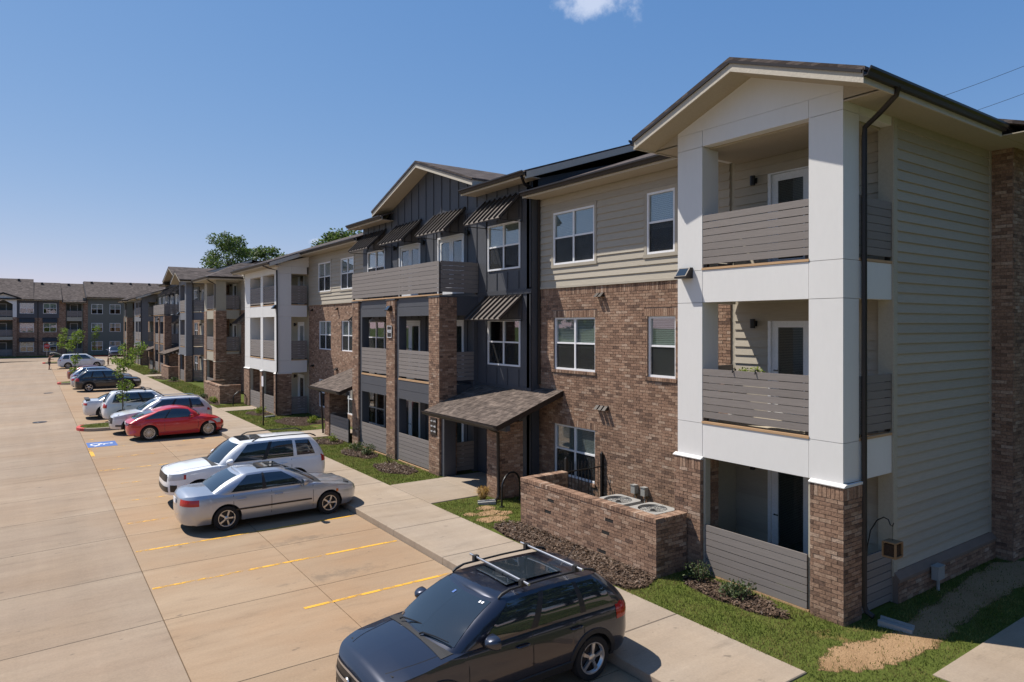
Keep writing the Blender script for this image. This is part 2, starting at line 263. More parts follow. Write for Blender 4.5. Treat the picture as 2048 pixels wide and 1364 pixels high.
# ------------------------------------------------------------------ mesh helpers
BOXF = [(0, 3, 2, 1), (4, 5, 6, 7), (0, 1, 5, 4), (1, 2, 6, 5), (2, 3, 7, 6), (3, 0, 4, 7)]
class MB:
    def __init__(s): s.v = []; s.f = []
    def add(s, vs, fs):
        n = len(s.v); s.v += [tuple(p) for p in vs]; s.f += [tuple(i+n for i in q) for q in fs]; return s
    def box(s, x0, x1, y0, y1, z0, z1):
        return s.add([(x0, y0, z0), (x1, y0, z0), (x1, y1, z0), (x0, y1, z0), (x0, y0, z1), (x1, y0, z1), (x1, y1, z1), (x0, y1, z1)], BOXF)
    def prism(s, pts, ax, a, b):
        n = len(pts)
        f = {'x': lambda p, t: (t, p[0], p[1]), 'y': lambda p, t: (p[0], t, p[1]), 'z': lambda p, t: (p[0], p[1], t)}[ax]
        return s.add([f(p, a) for p in pts]+[f(p, b) for p in pts], [tuple(range(n))[::-1], tuple(range(n, 2*n))]+[(i, (i+1) % n, n+(i+1) % n, n+i) for i in range(n)])
    def beam(s, a, b, w, h):     # box bar from a to b
        a = Vector(a); b = Vector(b); d = (b-a).normalized(); up = Vector((0, 0, 1)) if abs(d.z) < .9 else Vector((1, 0, 0))
        r = d.cross(up).normalized()*w/2; u = r.cross(d).normalized()*h/2
        return s.add([a-r-u, a+r-u, a+r+u, a-r+u, b-r-u, b+r-u, b+r+u, b-r+u], BOXF)
    def tube(s, pts, r, n=8, caps=True):
        pts = [Vector(p) for p in pts]; rs = r if isinstance(r, (list, tuple)) else [r]*len(pts); rings = []
        t0 = (pts[1]-pts[0]).normalized(); ref = Vector((0, 0, 1)) if abs(t0.z) < .9 else Vector((1, 0, 0)); nrm = t0.cross(ref).normalized()
        vs = []
        for i, p in enumerate(pts):
            t = (pts[min(i+1, len(pts)-1)]-pts[max(i-1, 0)]).normalized(); nrm = (nrm-t*nrm.dot(t)).normalized(); bn = t.cross(nrm)
            vs += [p+(nrm*cos(2*pi*k/n)+bn*sin(2*pi*k/n))*rs[i] for k in range(n)]
        fs = [(i*n+k, i*n+(k+1) % n, (i+1)*n+(k+1) % n, (i+1)*n+k) for i in range(len(pts)-1) for k in range(n)]
        if caps: fs += [tuple(range(n))[::-1], tuple(range((len(pts)-1)*n, len(pts)*n))]
        return s.add(vs, fs)
    def lathe(s, prof, n, ax='y', c=(0, 0, 0)):   # prof: (radius, axial)
        vs = []
        for r, a in prof:
            for k in range(n):
                t = 2*pi*k/n; p = {'y': (r*cos(t), a, r*sin(t)), 'z': (r*cos(t), r*sin(t), a), 'x': (a, r*cos(t), r*sin(t))}[ax]
                vs.append((p[0]+c[0], p[1]+c[1], p[2]+c[2]))
        return s.add(vs, [(i*n+k, i*n+(k+1) % n, (i+1)*n+(k+1) % n, (i+1)*n+k) for i in range(len(prof)-1) for k in range(n)])
    def grid(s, rows):
        w = len(rows[0]); return s.add([p for r in rows for p in r], [(i*w+k, i*w+k+1, (i+1)*w+k+1, (i+1)*w+k) for i in range(len(rows)-1) for k in range(w-1)])
    def mesh(s, name, m, smooth=None):
        me = bpy.data.meshes.new(name); me.from_pydata(s.v, [], s.f); me.materials.append(MT[m] if isinstance(m, str) else m)
        if smooth is not None:
            me.polygons.foreach_set('use_smooth', [True]*len(me.polygons)); me.set_sharp_from_angle(angle=radians(smooth))
        return me
    def build(s, name, m, parent=None, smooth=None, **k):
        return link(name, s.mesh(name, m, smooth), parent, **k)
def link(name, me, parent=None, loc=None, scale=None, rot=None, kind=None):
    o = bpy.data.objects.new(name, me); COL.objects.link(o)
    if parent is not None:
        o.parent = parent
        if parent.type == 'EMPTY' and parent.get('wc'): o.location = -Vector(parent.location)
    if loc is not None: o.location = Vector(loc)+(o.location if parent is not None and parent.type == 'EMPTY' and parent.get('wc') else Vector())
    if scale is not None: o.scale = scale
    if rot is not None: o.rotation_euler = rot
    if kind: o['kind'] = kind
    return o
def thing(name, label, cat, loc, group=None, wc=False, rotz=0):
    o = bpy.data.objects.new(name, None); COL.objects.link(o); o.location = loc; o.rotation_euler = (0, 0, rotz); o.empty_display_size = .3
    if wc: o['wc'] = 1
    return tag(o, label, cat, group)
def tag(o, label, cat, group=None):
    o['label'] = label; o['category'] = cat
    if group: o['group'] = group
    return o
def struct(name, m, mat, parent=None, label=None):
    o = m.build(name, mat, parent)
    if parent is None: o['kind'] = 'structure'
    if label: o['label'] = label
    return o
# wall frames: ('x', X) faces -X with u along Y; ('y', Y) faces -Y with u along X; d = outward distance
def fbox(m, F, u0, u1, z0, z1, d0, d1):
    return m.box(F[1]-d1, F[1]-d0, u0, u1, z0, z1) if F[0] == 'x' else m.box(u0, u1, F[1]-d1, F[1]-d0, z0, z1)
def fp(F, u, z, d): return (F[1]-d, u, z) if F[0] == 'x' else (u, F[1]-d, z)
def spans(u0, u1, zc, holes):
    out = [(u0, u1)]
    for h in holes:
        if h[2] < zc < h[3]:
            nx = []
            for a, b in out:
                if h[1] <= a or h[0] >= b: nx.append((a, b)); continue
                if h[0] > a: nx.append((a, h[0]))
                if h[1] < b: nx.append((h[1], b))
            out = nx
    return out
def wall(m, F, u0, u1, z0, z1, holes=(), d0=-.22, d1=0.):
    zs = sorted({z0, z1} | {z for h in holes for z in h[2:4] if z0 < z < z1})
    for a, b in zip(zs, zs[1:]):
        for s, e in spans(u0, u1, (a+b)/2, holes): fbox(m, F, s, e, a, b, d0, d1)
    return m
class Bricks:
    """collects single bricks; the ones nearest the camera become objects, the rest one mesh"""
    unit = None
    def __init__(s): s.b = []
    def field(s, F, u0, u1, z0, z1, holes=(), bl=.215, bh=.072, j=.010, d=.011, skip=None):
        n = max(1, round((z1-z0)/bh)); bh = (z1-z0)/n
        for r in range(n):
            za = z0+r*bh; off = (r % 2)*bl/2
            for a, b in spans(u0, u1, za+bh/2, holes):
                u = u0-off
                while u < b:
                    x0, x1 = max(u, a), min(u+bl, b)
                    if x1-x0 > .03: s.put(F, x0+j/2, x1-j/2, za+j/2, za+bh-j/2, d, skip)
                    u += bl
    def put(s, F, a, b, z0, z1, d, skip=None):
        if skip and any(k[0] < (a+b)/2 < k[1] and k[2] < (z0+z1)/2 < k[3] for k in skip): return
        dd = d+random.uniform(-.003, .004); cx = fp(F, (a+b)/2, (z0+z1)/2, dd/2-.01); t = dd+.02
        s.b.append((cx, (t, b-a, z1-z0) if F[0] == 'x' else (b-a, t, z1-z0)))
    def soldier(s, F, u0, u1, z0, z1, w=.072, d=.013):
        n = max(1, round((u1-u0)/w)); w = (u1-u0)/n
        for i in range(n): s.put(F, u0+i*w+.005, u0+(i+1)*w-.005, z0+.005, z1-.005, d)
    def box(s, x0, x1, y0, y1, z0, z1): s.b.append((((x0+x1)/2, (y0+y1)/2, (z0+z1)/2), (x1-x0, y1-y0, z1-z0)))
    def finish(s, parent, n=300, name='brick'):
        if Bricks.unit is None: Bricks.unit = MB().box(-.5, .5, -.5, .5, -.5, .5).mesh('brick', 'brick')
        s.b.sort(key=lambda q: (Vector(q[0])-CAM).length)
        for c, z in s.b[:n]: link(name, Bricks.unit, parent, loc=c, scale=z)
        m = MB()
        for c, z in s.b[n:]: m.box(c[0]-z[0]/2, c[0]+z[0]/2, c[1]-z[1]/2, c[1]+z[1]/2, c[2]-z[2]/2, c[2]+z[2]/2)
        if m.v: m.build('brickwork', 'brick', parent, kind='stuff')
def planks(F, u0, u1, z0, z1, holes, mat, parent, joined=False, exp=.185, name='plank'):
    n = max(1, round((z1-z0)/exp)); e = (z1-z0)/n; M = MB()
    for i in range(n):
        za, zb = z0+i*e, z0+(i+1)*e
        for a, b in spans(u0, u1, (za+zb)/2, holes):
            if b-a < .03: continue
            m = MB() if not joined else M
            vs = [fp(F, u, z, d) for u in (a, b) for z, d in ((za+.005, -.03), (za+.005, .036), (zb+.006, .006), (zb+.006, -.03))]
            m.add(vs, [(0, 1, 2, 3), (7, 6, 5, 4), (0, 4, 5, 1), (1, 5, 6, 2), (2, 6, 7, 3), (3, 7, 4, 0)])
            if not joined: m.build(name, mat, parent)
    if joined and M.v: M.build('siding', mat, parent)
def railing(F, u0, u1, z0, z1, parent, joined=False, n=7, posts=True, d=0.):
    e = (z1-z0)/n; r = MB()
    if posts:
        k = max(1, round((u1-u0)/1.6)); fbox(r, F, u0+.01, u1-.01, z1-.1, z1-.03, d-.05, d-.003)
    else: fbox(r, F, u0+.03, u0+.1, z0, z1-.02, d-.07, d-.003)
    R = r.build('railing', 'bronze', parent); M = MB(); r = MB()
    for i in range(k+1) if posts else ():
        u = u0+.05+(u1-u0-.1)*i/k; r = r if joined else MB(); fbox(r, F, u-.035, u+.035, z0-.05, z1-.101, d-.07, d-.004)
        if not joined: r.build('post', 'bronze', R)
    if joined and r.v: r.build('posts', 'bronze', R)
    for i in range(n):
        m = M if joined else MB(); g = random.uniform(.004, .008); w = random.uniform(-.002, .002)
        fbox(m, F, u0+.004, u1-.004, z0+i*e+g, z0+(i+1)*e-g, d+w, d+.025+w)
        if not joined: m.build('board', 'board', R)
    if joined: M.build('boards', 'board', R)
    return R
def window(F, u0, u1, z0, z1, parent, double=True, blind=1., lod=0, trim=None, sill=None, rec=-.05, screen=True, frame='vinyl', dark=True):
    w = .055; m = MB(); zm = (z0+z1)/2+.02; um = (u0+u1)/2
    for a, b, c, d in ((u0, u1, z0, z0+w), (u0, u1, z1-w, z1), (u0, u0+w, z0+w, z1-w), (u1-w, u1, z0+w, z1-w)): fbox(m, F, a, b, c, d, rec-.05, rec+.045)
    cuts = [(u0+w, um-w*.55), (um+w*.55, u1-w)] if double else [(u0+w, u1-w)]
    if double: fbox(m, F, um-w*.55, um+w*.55, z0+w, z1-w, rec-.05, rec+.035)
    for a, b in cuts: fbox(m, F, a, b, zm-.024, zm+.024, rec-.03, rec+.025)
    W = m.build('window', frame, parent)
    for a, b in cuts:
        for c, d, low in ((z0+w, zm-.02, 1), (zm+.02, z1-w, 0)):
            q = MB(); fbox(q, F, a, b, c, d, rec-.012, rec-.004); q.build('pane', 'glass', W)
            if low and screen: q = MB(); fbox(q, F, a, b, c, d, rec+.004, rec+.007); q.build('screen', 'screen', W)
    if blind > 0:
        q = MB(); zb = z1-w-(z1-z0-2*w)*blind; k = 0
        if lod: fbox(q, F, u0+w, u1-w, zb, z1-w, rec-.045, rec-.035)
        else:
            z = z1-w
            while z > zb+.03:
                fbox(q, F, u0+w, u1-w, z-.042, z-.004, rec-.045, rec-.035); z -= .046
        q.build('blind', 'blind', W)
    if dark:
        q = MB(); fbox(q, F, u0-.1, u1+.1, z0-.1, z1+.1, -.75, -.7); q.build('unlit_backing', 'dark', W)  # dark sheet behind the glass, shade of the unlit room put in its colour
    if trim:
        q = MB(); t = .09
        for a, b, c, d in ((u0-t, u1+t, z1+.001, z1+t), (u0-t, u0-.001, z0, z1), (u1+.001, u1+t, z0, z1), (u0-t-.02, u1+t+.02, z0-.09, z0-.001)): fbox(q, F, a, b, c, d, -.02, .034 if d != z0-.001 else .05)
        q.build('trim', trim, W)
    return W
def french(F, u0, u1, z0, z1, parent, leaves=2, frame='vinyl', lod=0, glass='glassdk', rec=-.04):
    m = MB(); w = .07
    for a, b, c, d in ((u0, u1, z1-w, z1), (u0, u0+w, z0, z1-w), (u1-w, u1, z0, z1-w)): fbox(m, F, a, b, c, d, rec-.06, rec+.06)
    D = m.build('door', frame, parent); e = (u1-u0-2*w)/leaves
    for i in range(leaves):
        a, b = u0+w+i*e+.004, u0+w+(i+1)*e-.004; s = min(.14, e*.2); q = MB()
        for p in ((a, b, z0+.01, z0+.26), (a, b, z1-w-.15, z1-w-.004), (a, a+s, z0+.26, z1-w-.15), (b-s, b, z0+.26, z1-w-.15)): fbox(q, F, *p, rec-.03, rec+.015)
        q.build('door_leaf', frame, D)
        q = MB(); fbox(q, F, a+s, b-s, z0+.26, z1-w-.15, rec-.008, rec); q.build('pane', glass, D)
        q = MB(); z = z1-w-.16
        if lod: fbox(q, F, a+s, b-s, z0+.26, z, rec-.03, rec-.025)
        else:
            while z > z0+.3: fbox(q, F, a+s, b-s, z-.03, z-.006, rec-.03, rec-.022); z -= .034
        q.build('blind', 'ac', D)
        if not lod:
            q = MB(); ua = b-s/2 if i == 0 else a+s/2; q.tube([fp(F, ua, z0+1.0, rec+.01), fp(F, ua, z0+1.0, rec+.06), fp(F, ua+(.1 if i else -.1), z0+1.0, rec+.06)], .012, 6); q.build('handle', 'bronze', D)
    q = MB(); fbox(q, F, u0-.05, u1+.05, z0, z1+.05, -.4, -.36); q.build('unlit_backing', 'dark', D)  # dark sheet in place of the unlit room behind the door
    return D
# ------------------------------------------------------------------ ground, lot, walks
struct('ground', MB().add([(-900, -600, -.16), (900, -600, -.16), (900, 1200, -.16), (-900, 1200, -.16)], [(0, 1, 2, 3)]), 'field')
lot = struct('parking_lot', MB().box(-19.9, 7.14, -6.2, 117.8, -.5, -.3).box(-40, 60, 117.8, 131.4, -.5, -.105), 'joint')
P = 2.87; Y_0 = 13.1-P*6
strips = [(-19.8, -14.35, .025, 'drive'), (-14.35, -8.95, .025, 'drive'), (-8.95, -3.55, .025, 'drive'), (-3.55, 1.86, -.012, 'drive'), (1.86, 4.55, 0, 'park'), (4.55, 7.145, 0, 'park')]
smesh = {}
for i, (a, b, sl, mt) in enumerate(strips):
    for k in range(43):
        y = Y_0+k*P
        g = .006; key = (i,)
        if key not in smesh:
            w = (b-a)/2-g; h = P/2-g; c = .006
            zl = [(-w, -.2), (-w, -c), (-w+c, 0), (w-c, 0), (w, -c), (w, -.2)]
            m = MB(); n = len(zl); vs = []
            for yy, ins in ((-h, 1), (-h+c, 0), (h-c, 0), (h, 1)): vs += [(x, yy, min(z, -c) if ins else z) for x, z in zl]
            m.add(vs, [(r*n+q, r*n+q+1, (r+1)*n+q+1, (r+1)*n+q) for r in range(3) for q in range(n-1)])
            smesh[key] = m.mesh('slab', mt)
        zz = 0 if i >= 4 else (-.004 if i == 3 else -.13)
        if i == 3: o = link('slab', smesh[key], lot, loc=((a+b)/2, y+P/2, -.0675), rot=(0, -math.atan(.025), 0))
        else: o = link('slab', smesh[key], lot, loc=((a+b)/2, y+P/2, 0 if i >= 4 else -.142))
struct('road', MB().box(-40, 60, 117.85, 131.3, -.1, -.004), 'drive')
# painted lines
def stripe(name, x0, x1, y0, y1, mat, label, cat='marking', group=None, z=.004):
    m = MB(); n = max(1, int((x1-x0)/.6))
    m.grid([[(x0+(x1-x0)*i/n, y, z) for i in range(n+1)] for y in (y0, y1)])
    return tag(m.build(name, mat), label, cat, group)
ylines = [12.2, 14.78, 17.4, 20.0, 22.6, 25.2, 27.8, 30.4, 33.0, 35.6]
ordn = ['nearest the camera, half worn away', 'between the two empty bays', 'along the near side of the silver sedan', 'between the silver sedan and the white off road SUV', 'just beyond the white off road SUV',
        'second beyond the white off road SUV', 'third beyond the white off road SUV', 'second before the red hatchback', 'along the near side of the red hatchback', 'between the red hatchback and the white crossover']
for i, y in enumerate(ylines): stripe('parking_line', 4.0 if i == 0 else 1.9, 7.05, y-.045, y+.045, 'yellow' if i < 3 else 'yellow2', 'worn yellow parking line '+ordn[i], group='yellow parking lines')
stripe('kerb_line', 1.87, 2.0, 31.0, 33.1, 'yellow', 'broad yellow line along the drive joint before the blue symbol')
stripe('accessible_marking', 1.9, 2.98, 33.3, 34.7, 'bluep', 'blue painted square with white wheelchair symbol beside the red car')
wc = MB()       # wheelchair symbol: wheel ring, back, seat, leg, head (read from the drive, x+ is up)
cx, cy = 2.35, 34.0
ring = [(cx+.27*cos(t), cy+.27*sin(t)) for t in [radians(20+250*i/24) for i in range(25)]]
for (ax, ay), (bx, by) in zip(ring, ring[1:]):
    dx, dy = bx-ax, by-ay; l = sqrt(dx*dx+dy*dy); nx, ny = -dy/l*.05, dx/l*.05
    wc.add([(ax-nx, ay-ny, .008), (bx-nx, by-ny, .008), (bx+nx, by+ny, .008), (ax+nx, ay+ny, .008)], [(0, 1, 2, 3)])
for a, b in (((2.42, 34.02), (2.95, 34.08)), ((2.45, 34.0), (2.45, 33.72)), ((2.45, 33.74), (2.2, 33.52)), ((2.7, 34.05), (2.7, 33.8))):
    d = (Vector(b)-Vector(a)).normalized(); n = Vector((-d.y, d.x))*.05; a = Vector(a); b = Vector(b)
    wc.add([(*(a-n), .0085), (*(b-n), .0085), (*(b+n), .0085), (*(a+n), .0085)], [(0, 1, 2, 3)])
wc.add([(3.07+.09*cos(2*pi*i/14), 34.08+.09*sin(2*pi*i/14), .008) for i in range(14)], [tuple(range(14))])
wc.v = [(1.92+(x-1.92)*.76, y, z) for x, y, z in wc.v]
tag(wc.build('wheelchair_symbol', 'whitep'), 'white wheelchair symbol painted on the blue square', 'marking')
for (x, y, r, l) in ((.33, 43.8, .32, 'dark round manhole cover in the drive'), (1.0, 62.0, .3, 'small far manhole cover near the drive joint')):
    m = MB().lathe([(0, .012), (r*.5, .012), (r*.52, .008), (r*.9, .012), (r, .010), (r+.01, -.05)], 28, 'z', (x, y, -.03 if y < 50 else -.015)); tag(m.build('manhole_cover', 'bronze', smooth=30), l, 'manhole')
# pavement along the building: slabs, the outer edge is the kerb
walk = struct('sidewalk', MB().box(7.17, 9.0, 5.6, 116, -.1, .128), 'joint')
def slabs(parent, x0, x1, y0, y1, n, z, mat, along='y', thick=.25):
    for i in range(n):
        a, b = (y0, y1) if along == 'y' else (x0, x1); e = (b-a)/n
        w = (x1-x0)/2-.005 if along == 'y' else e/2-.005; h = e/2-.005 if along == 'y' else (y1-y0)/2-.005; c = .012
        key = ('s', round(w, 3), round(h, 3), mat)
        if key not in smesh:
            m = MB(); zl = [(-w, -thick), (-w, -c), (-w+c, 0), (w-c, 0), (w, -c), (w, -thick)]; vs = []
            for yy, ins in ((-h, 2), (-h, 1), (-h+c, 0), (h-c, 0), (h, 1), (h, 2)): vs += [(x, yy, -thick if ins == 2 else (min(zz, -c) if ins else zz)) for x, zz in zl]
            nn = len(zl); m.add(vs, [(r*nn+q, r*nn+q+1, (r+1)*nn+q+1, (r+1)*nn+q) for r in range(5) for q in range(nn-1)]); smesh[key] = m.mesh('slab', mat)
        cx, cy = ((x0+x1)/2, a+(i+.5)*e) if along == 'y' else (a+(i+.5)*e, (y0+y1)/2)
        link('slab', smesh[key], parent, loc=(cx, cy, z))
slabs(walk, 7.15, 9.05, 5.55, 116.1, 46, .15, 'walk')
w2 = struct('side_path', MB().box(10.5, 17.9, -3, 4.45, 0, .12), 'joint'); slabs(w2, 10.45, 18, 2.9, 4.5, 5, .15, 'walk', 'x'); slabs(w2, 10.45, 18, -2, 2.89, 5, .15, 'walk', 'x')
w3 = struct('entry_path', MB().box(9.07, 12.3, 16.85, 19.4, 0, .12), 'joint'); slabs(w3, 9.06, 12.4, 16.8, 19.45, 2, .152, 'walk', 'x')
w4 = struct('entry_path', MB().box(9.07, 10.8, 29.7, 31.7, 0, .12), 'joint'); slabs(w4, 9.06, 12.4, 29.65, 31.75, 2, .152, 'walk', 'x')
w5 = struct('entry_path', MB().box(9.07, 11.3, 46.1, 47.9, 0, .12), 'joint'); slabs(w5, 9.06, 12.7, 41.6, 43.4, 2, .152, 'walk', 'x')
w6 = struct('entry_path', MB().box(9.07, 12, 74.1, 76.4, 0, .12), 'joint'); slabs(w6, 9.06, 12.4, 74, 76.5, 2, .152, 'walk', 'x')
struct('lawn', MB().box(9.055, 60, -30, 116.2, -.14, .125).box(7.15, 9.05, -30, 5.54, -.14, .125), 'lawn')
# islands in the parking row
def island(y0, y1, x0=1.75, x1=7.1, label=''):
    r = (y1-y0)/2; yc = (y0+y1)/2; out = []
    for i in range(13):
        t = pi/2+pi*i/12; out.append((x0+r*.9+r*.9*cos(t), yc+r*sin(t)))
    def rim(k): return [(x1, y1-k)]+[(x0+r*.9+(r*.9-k)*cos(pi/2+pi*i/12), yc+(r-k)*sin(pi/2+pi*i/12)) for i in range(13)]+[(x1, y0+k)]
    a, b = rim(0), rim(.15); n = len(a); m = MB()
    m.add([(*p, -.1) for p in a]+[(*p, .13) for p in a]+[(p[0], p[1], .15) for p in rim(.02)]+[(*p, .15) for p in b], [(r_*n+i, r_*n+i+1, (r_+1)*n+i+1, (r_+1)*n+i) for r_ in range(3) for i in range(n-1)])
    k = m.build('kerb_island', 'walk', smooth=40); k['kind'] = 'structure'
    q = MB().add([(*p, .14) for p in b], [tuple(range(n))]); q.build('island_lawn', 'lawn', k)
    c = rim(-.004)[4:11]; c2 = rim(.02)[4:11]; c3 = rim(.15)[4:11]
    MB().grid([[(*p, 0.) for p in c], [(*p, .132) for p in c], [(*p, .1545) for p in c2], [(*p, .1545) for p in c3]]).build('red_kerb_paint', 'redp', k)
    return k
island(38.25, 40.3); island(69.6, 71.6); island(108.4, 110.8, 1.1)
isl = struct('far_kerb', MB().box(6.6, 12.2, 129.2, 131.2, -.1, .15), 'redp'); MB().box(6.75, 12.05, 129.35, 131.2, .1, .17).build('island_lawn', 'lawn', isl)
struct('far_lawn', MB().box(-40, 60, 131.2, 180, -.1, .12), 'lawn')
# ------------------------------------------------------------------ apartment buildings
ZF = (.12, 3.15, 6.22); HEAD = (2.18, 5.32, 8.43); SILL = (.69, 3.79, 6.88)
def gutter(p, a, b, w=.13, h=.13, mat='bronze', name='gutter', out=(-1, 0)):
    """K-style trough from a to b; out = outward direction"""
    a = Vector(a); b = Vector(b); o = Vector((out[0], out[1], 0))
    prof = [(0, 0), (.0, -h), (w*.55, -h), (w*.7, -h*.55), (w, -h*.3), (w, 0), (w-.012, 0), (w*.62, -h*.6), (w*.5, -h+.015), (.012, -h+.015), (.012, 0)]
    m = MB(); n = len(prof); m.add([a+o*q+Vector((0, 0, z)) for q, z in prof]+[b+o*q+Vector((0, 0, z)) for q, z in prof], [(i, (i+1) % n, n+(i+1) % n, n+i) for i in range(n)]+[tuple(range(n)), tuple(range(n, 2*n))])
    return m.build(name, mat, p)
def downspout(p, pts, r=.045):
    m = MB(); m.tube(pts, r, 6); return m.build('downspout', 'bronze', p, smooth=50)
def shed_roof(p, y0, y1, xe, ze, xr, sl=.36, th=.05, fascia='fascia', wallx=12.75, gut=True, rake=(True, True), fh=.2, soffit=True, back=27):
    """eave along Y at xe,ze; rises towards +X up to xr then falls to the back eave"""
    zr = ze+(xr-xe)*sl; zb = zr-(back-xr)*sl*.6
    poly = [(xe-.03, ze-.01), (xr, zr), (back, zb), (back, zb-th), (xr, zr-th), (xe-.03, ze-.01-th)]
    R = MB().prism(poly, 'y', y0, y1).build('roof', 'roof', p)
    m = MB(); m.box(xe, xe+.03, y0+.002, y1-.002, ze-fh, ze-.05)
    m.build('fascia', fascia, p)
    for y, on in ((y0, rake[0]), (y1, rake[1])):
        if on:
            a, b = (y+.002, y+.03) if y == y0 else (y-.03, y-.002)
            MB().prism([(xe, ze-.052), (xr, zr-.052), (xr, zr-.26), (xe, ze-.26)], 'y', a, b).build('rake_board', fascia, p)
    if soffit: MB().box(xe+.032, wallx+.02, y0+.035, y1-.035, ze-fh+.01, ze-fh+.03).build('soffit', 'soffit', p)
    if gut: gutter(p, (xe-.002, y0+.01, ze-.02), (xe-.002, y1-.01, ze-.02))
    return R
def gable_roof(p, yc, half, xf, xb, zp, sl, th=.06, fascia='fascia', fh=.2, soffit_to=None, gut=True, gx=None):
    ze = zp-half*sl
    for s in (-1, 1):
        q = lambda y, z: (yc+s*y, z)
        MB().prism([q(0, zp), q(half+.03, ze-.03*sl), q(half+.03, ze-.03*sl-th), q(0, zp-th)], 'x', xf, xb).build('roof_slope', 'roof', p)
        # front rake board and the sloped soffit behind it
        MB().prism([q(0, zp-th-.002), q(half, ze-th-.002), q(half, ze-th-fh), q(0, zp-th-fh)], 'x', xf+.02, xf+.05).build('rake_board', fascia, p)
        MB().prism([q(0, zp-th-.003), q(half-.02, ze-th-.003+.02*sl), q(half-.02, ze-th-.05+.02*sl), q(0, zp-th-.05)], 'x', xf-.012, xf+.018).build('drip_edge', 'bronze', p)
        if soffit_to: MB().prism([q(0, zp-th-fh+.02), q(half-.03, ze-th-fh+.03), q(half-.03, ze-th-fh+.045), q(0, zp-th-fh+.035)], 'x', xf+.052, soffit_to).build('soffit', 'soffit', p)
        y = yc+s*(half-.03); a, b = (y, y+.028) if s > 0 else (y-.028, y)
        MB().box(xf+.052, gx or xb, a, b, ze-th-fh+.005, ze-th+.02).build('fascia', fascia, p)
        if gut: gutter(p, (xf+.0, yc+s*half, ze-.03), (gx or xb, yc+s*half, ze-.03), out=(0, s))
def lamp_box(p, x, y, z, s=1.):
    m = MB().prism([(x, z-.11*s), (x, z+.11*s), (x-.08*s, z+.11*s), (x-.22*s, z-.07*s), (x-.22*s, z-.11*s)], 'y', y-.15*s, y+.15*s); L = m.build('wall_lamp', 'bronze', p)
    MB().add([(x-.095*s, y-.12*s, z+.094*s), (x-.213*s, y-.12*s, z-.055*s), (x-.213*s, y+.12*s, z-.055*s), (x-.095*s, y+.12*s, z+.094*s)], [(0, 1, 2, 3)]).build('lens', 'carglass', L)
def sconce(p, x, y, z):
    MB().box(x-.03, x, y-.05, y+.05, z-.06, z+.06).lathe([(0, -.1), (.055, -.1), (.055, .1), (0, .1)], 12, 'z', (x-.1, y, z)).box(x-.06, x-.02, y-.02, y+.02, z-.02, z+.02).build('sconce', 'black', p)
def vent(p, F, u, z):
    m = MB(); a = [fp(F, u-.055, z+.06, 0), fp(F, u+.055, z+.06, 0), fp(F, u+.055, z-.06, 0), fp(F, u-.055, z-.06, 0), fp(F, u-.055, z+.05, .05), fp(F, u+.055, z+.05, .05), fp(F, u+.06, z-.06, .17), fp(F, u-.06, z-.06, .17)]
    m.add(a, [(0, 1, 5, 4), (4, 5, 6, 7), (0, 4, 7, 3), (1, 2, 6, 5), (3, 7, 6, 2)]); m.build('vent_hood', 'bronze', p)
def awning(p, F, u0, u1, zt, zb, out=.88, lod=0):
    A = MB().add([fp(F, u0, zt, .02), fp(F, u1, zt, .02), fp(F, u1, zb, out), fp(F, u0, zb, out), fp(F, u0, zt-.02, .02), fp(F, u1, zt-.02, .02), fp(F, u1, zb-.02, out-.01), fp(F, u0, zb-.02, out-.01)], BOXF).build('awning', 'bronzep', p)
    n = round((u1-u0)/.3); r = MB()
    for i in range(n+1):
        u = u0+(u1-u0)*i/n; u = min(max(u, u0+.01), u1-.01); m = MB() if not lod else r
        m.add([fp(F, u+s*.012, z+h, d+h*.7) for d, z in ((.03, zt), (out+.005, zb)) for s in (-1, 1) for h in (0, .045)], [(0, 1, 3, 2), (4, 6, 7, 5), (0, 4, 5, 1), (2, 3, 7, 6), (1, 5, 7, 3)])
        if not lod: m.build('seam', 'bronzep', A)
    if lod: r.build('seam', 'bronzep', A)
    b = MB(); fbox(b, F, u0, u1, zt-.03, zt+.05, 0, .06)
    for u in (u0+.03, u1-.03):
        b.tube([fp(F, u, zb-.04, .01), fp(F, u, zb-.04, out-.03)], .014, 5); b.tube([fp(F, u, zt-.05, .02), fp(F, u, zb-.03, out-.04)], .014, 5); b.tube([fp(F, u, zt, .02), fp(F, u, zb-.05, .02)], .014, 5)
    b.tube([fp(F, u0+.03, zb-.04, out-.03), fp(F, u1-.03, zb-.04, out-.03)], .014, 5); b.build('bracket', 'bronze', A); return A
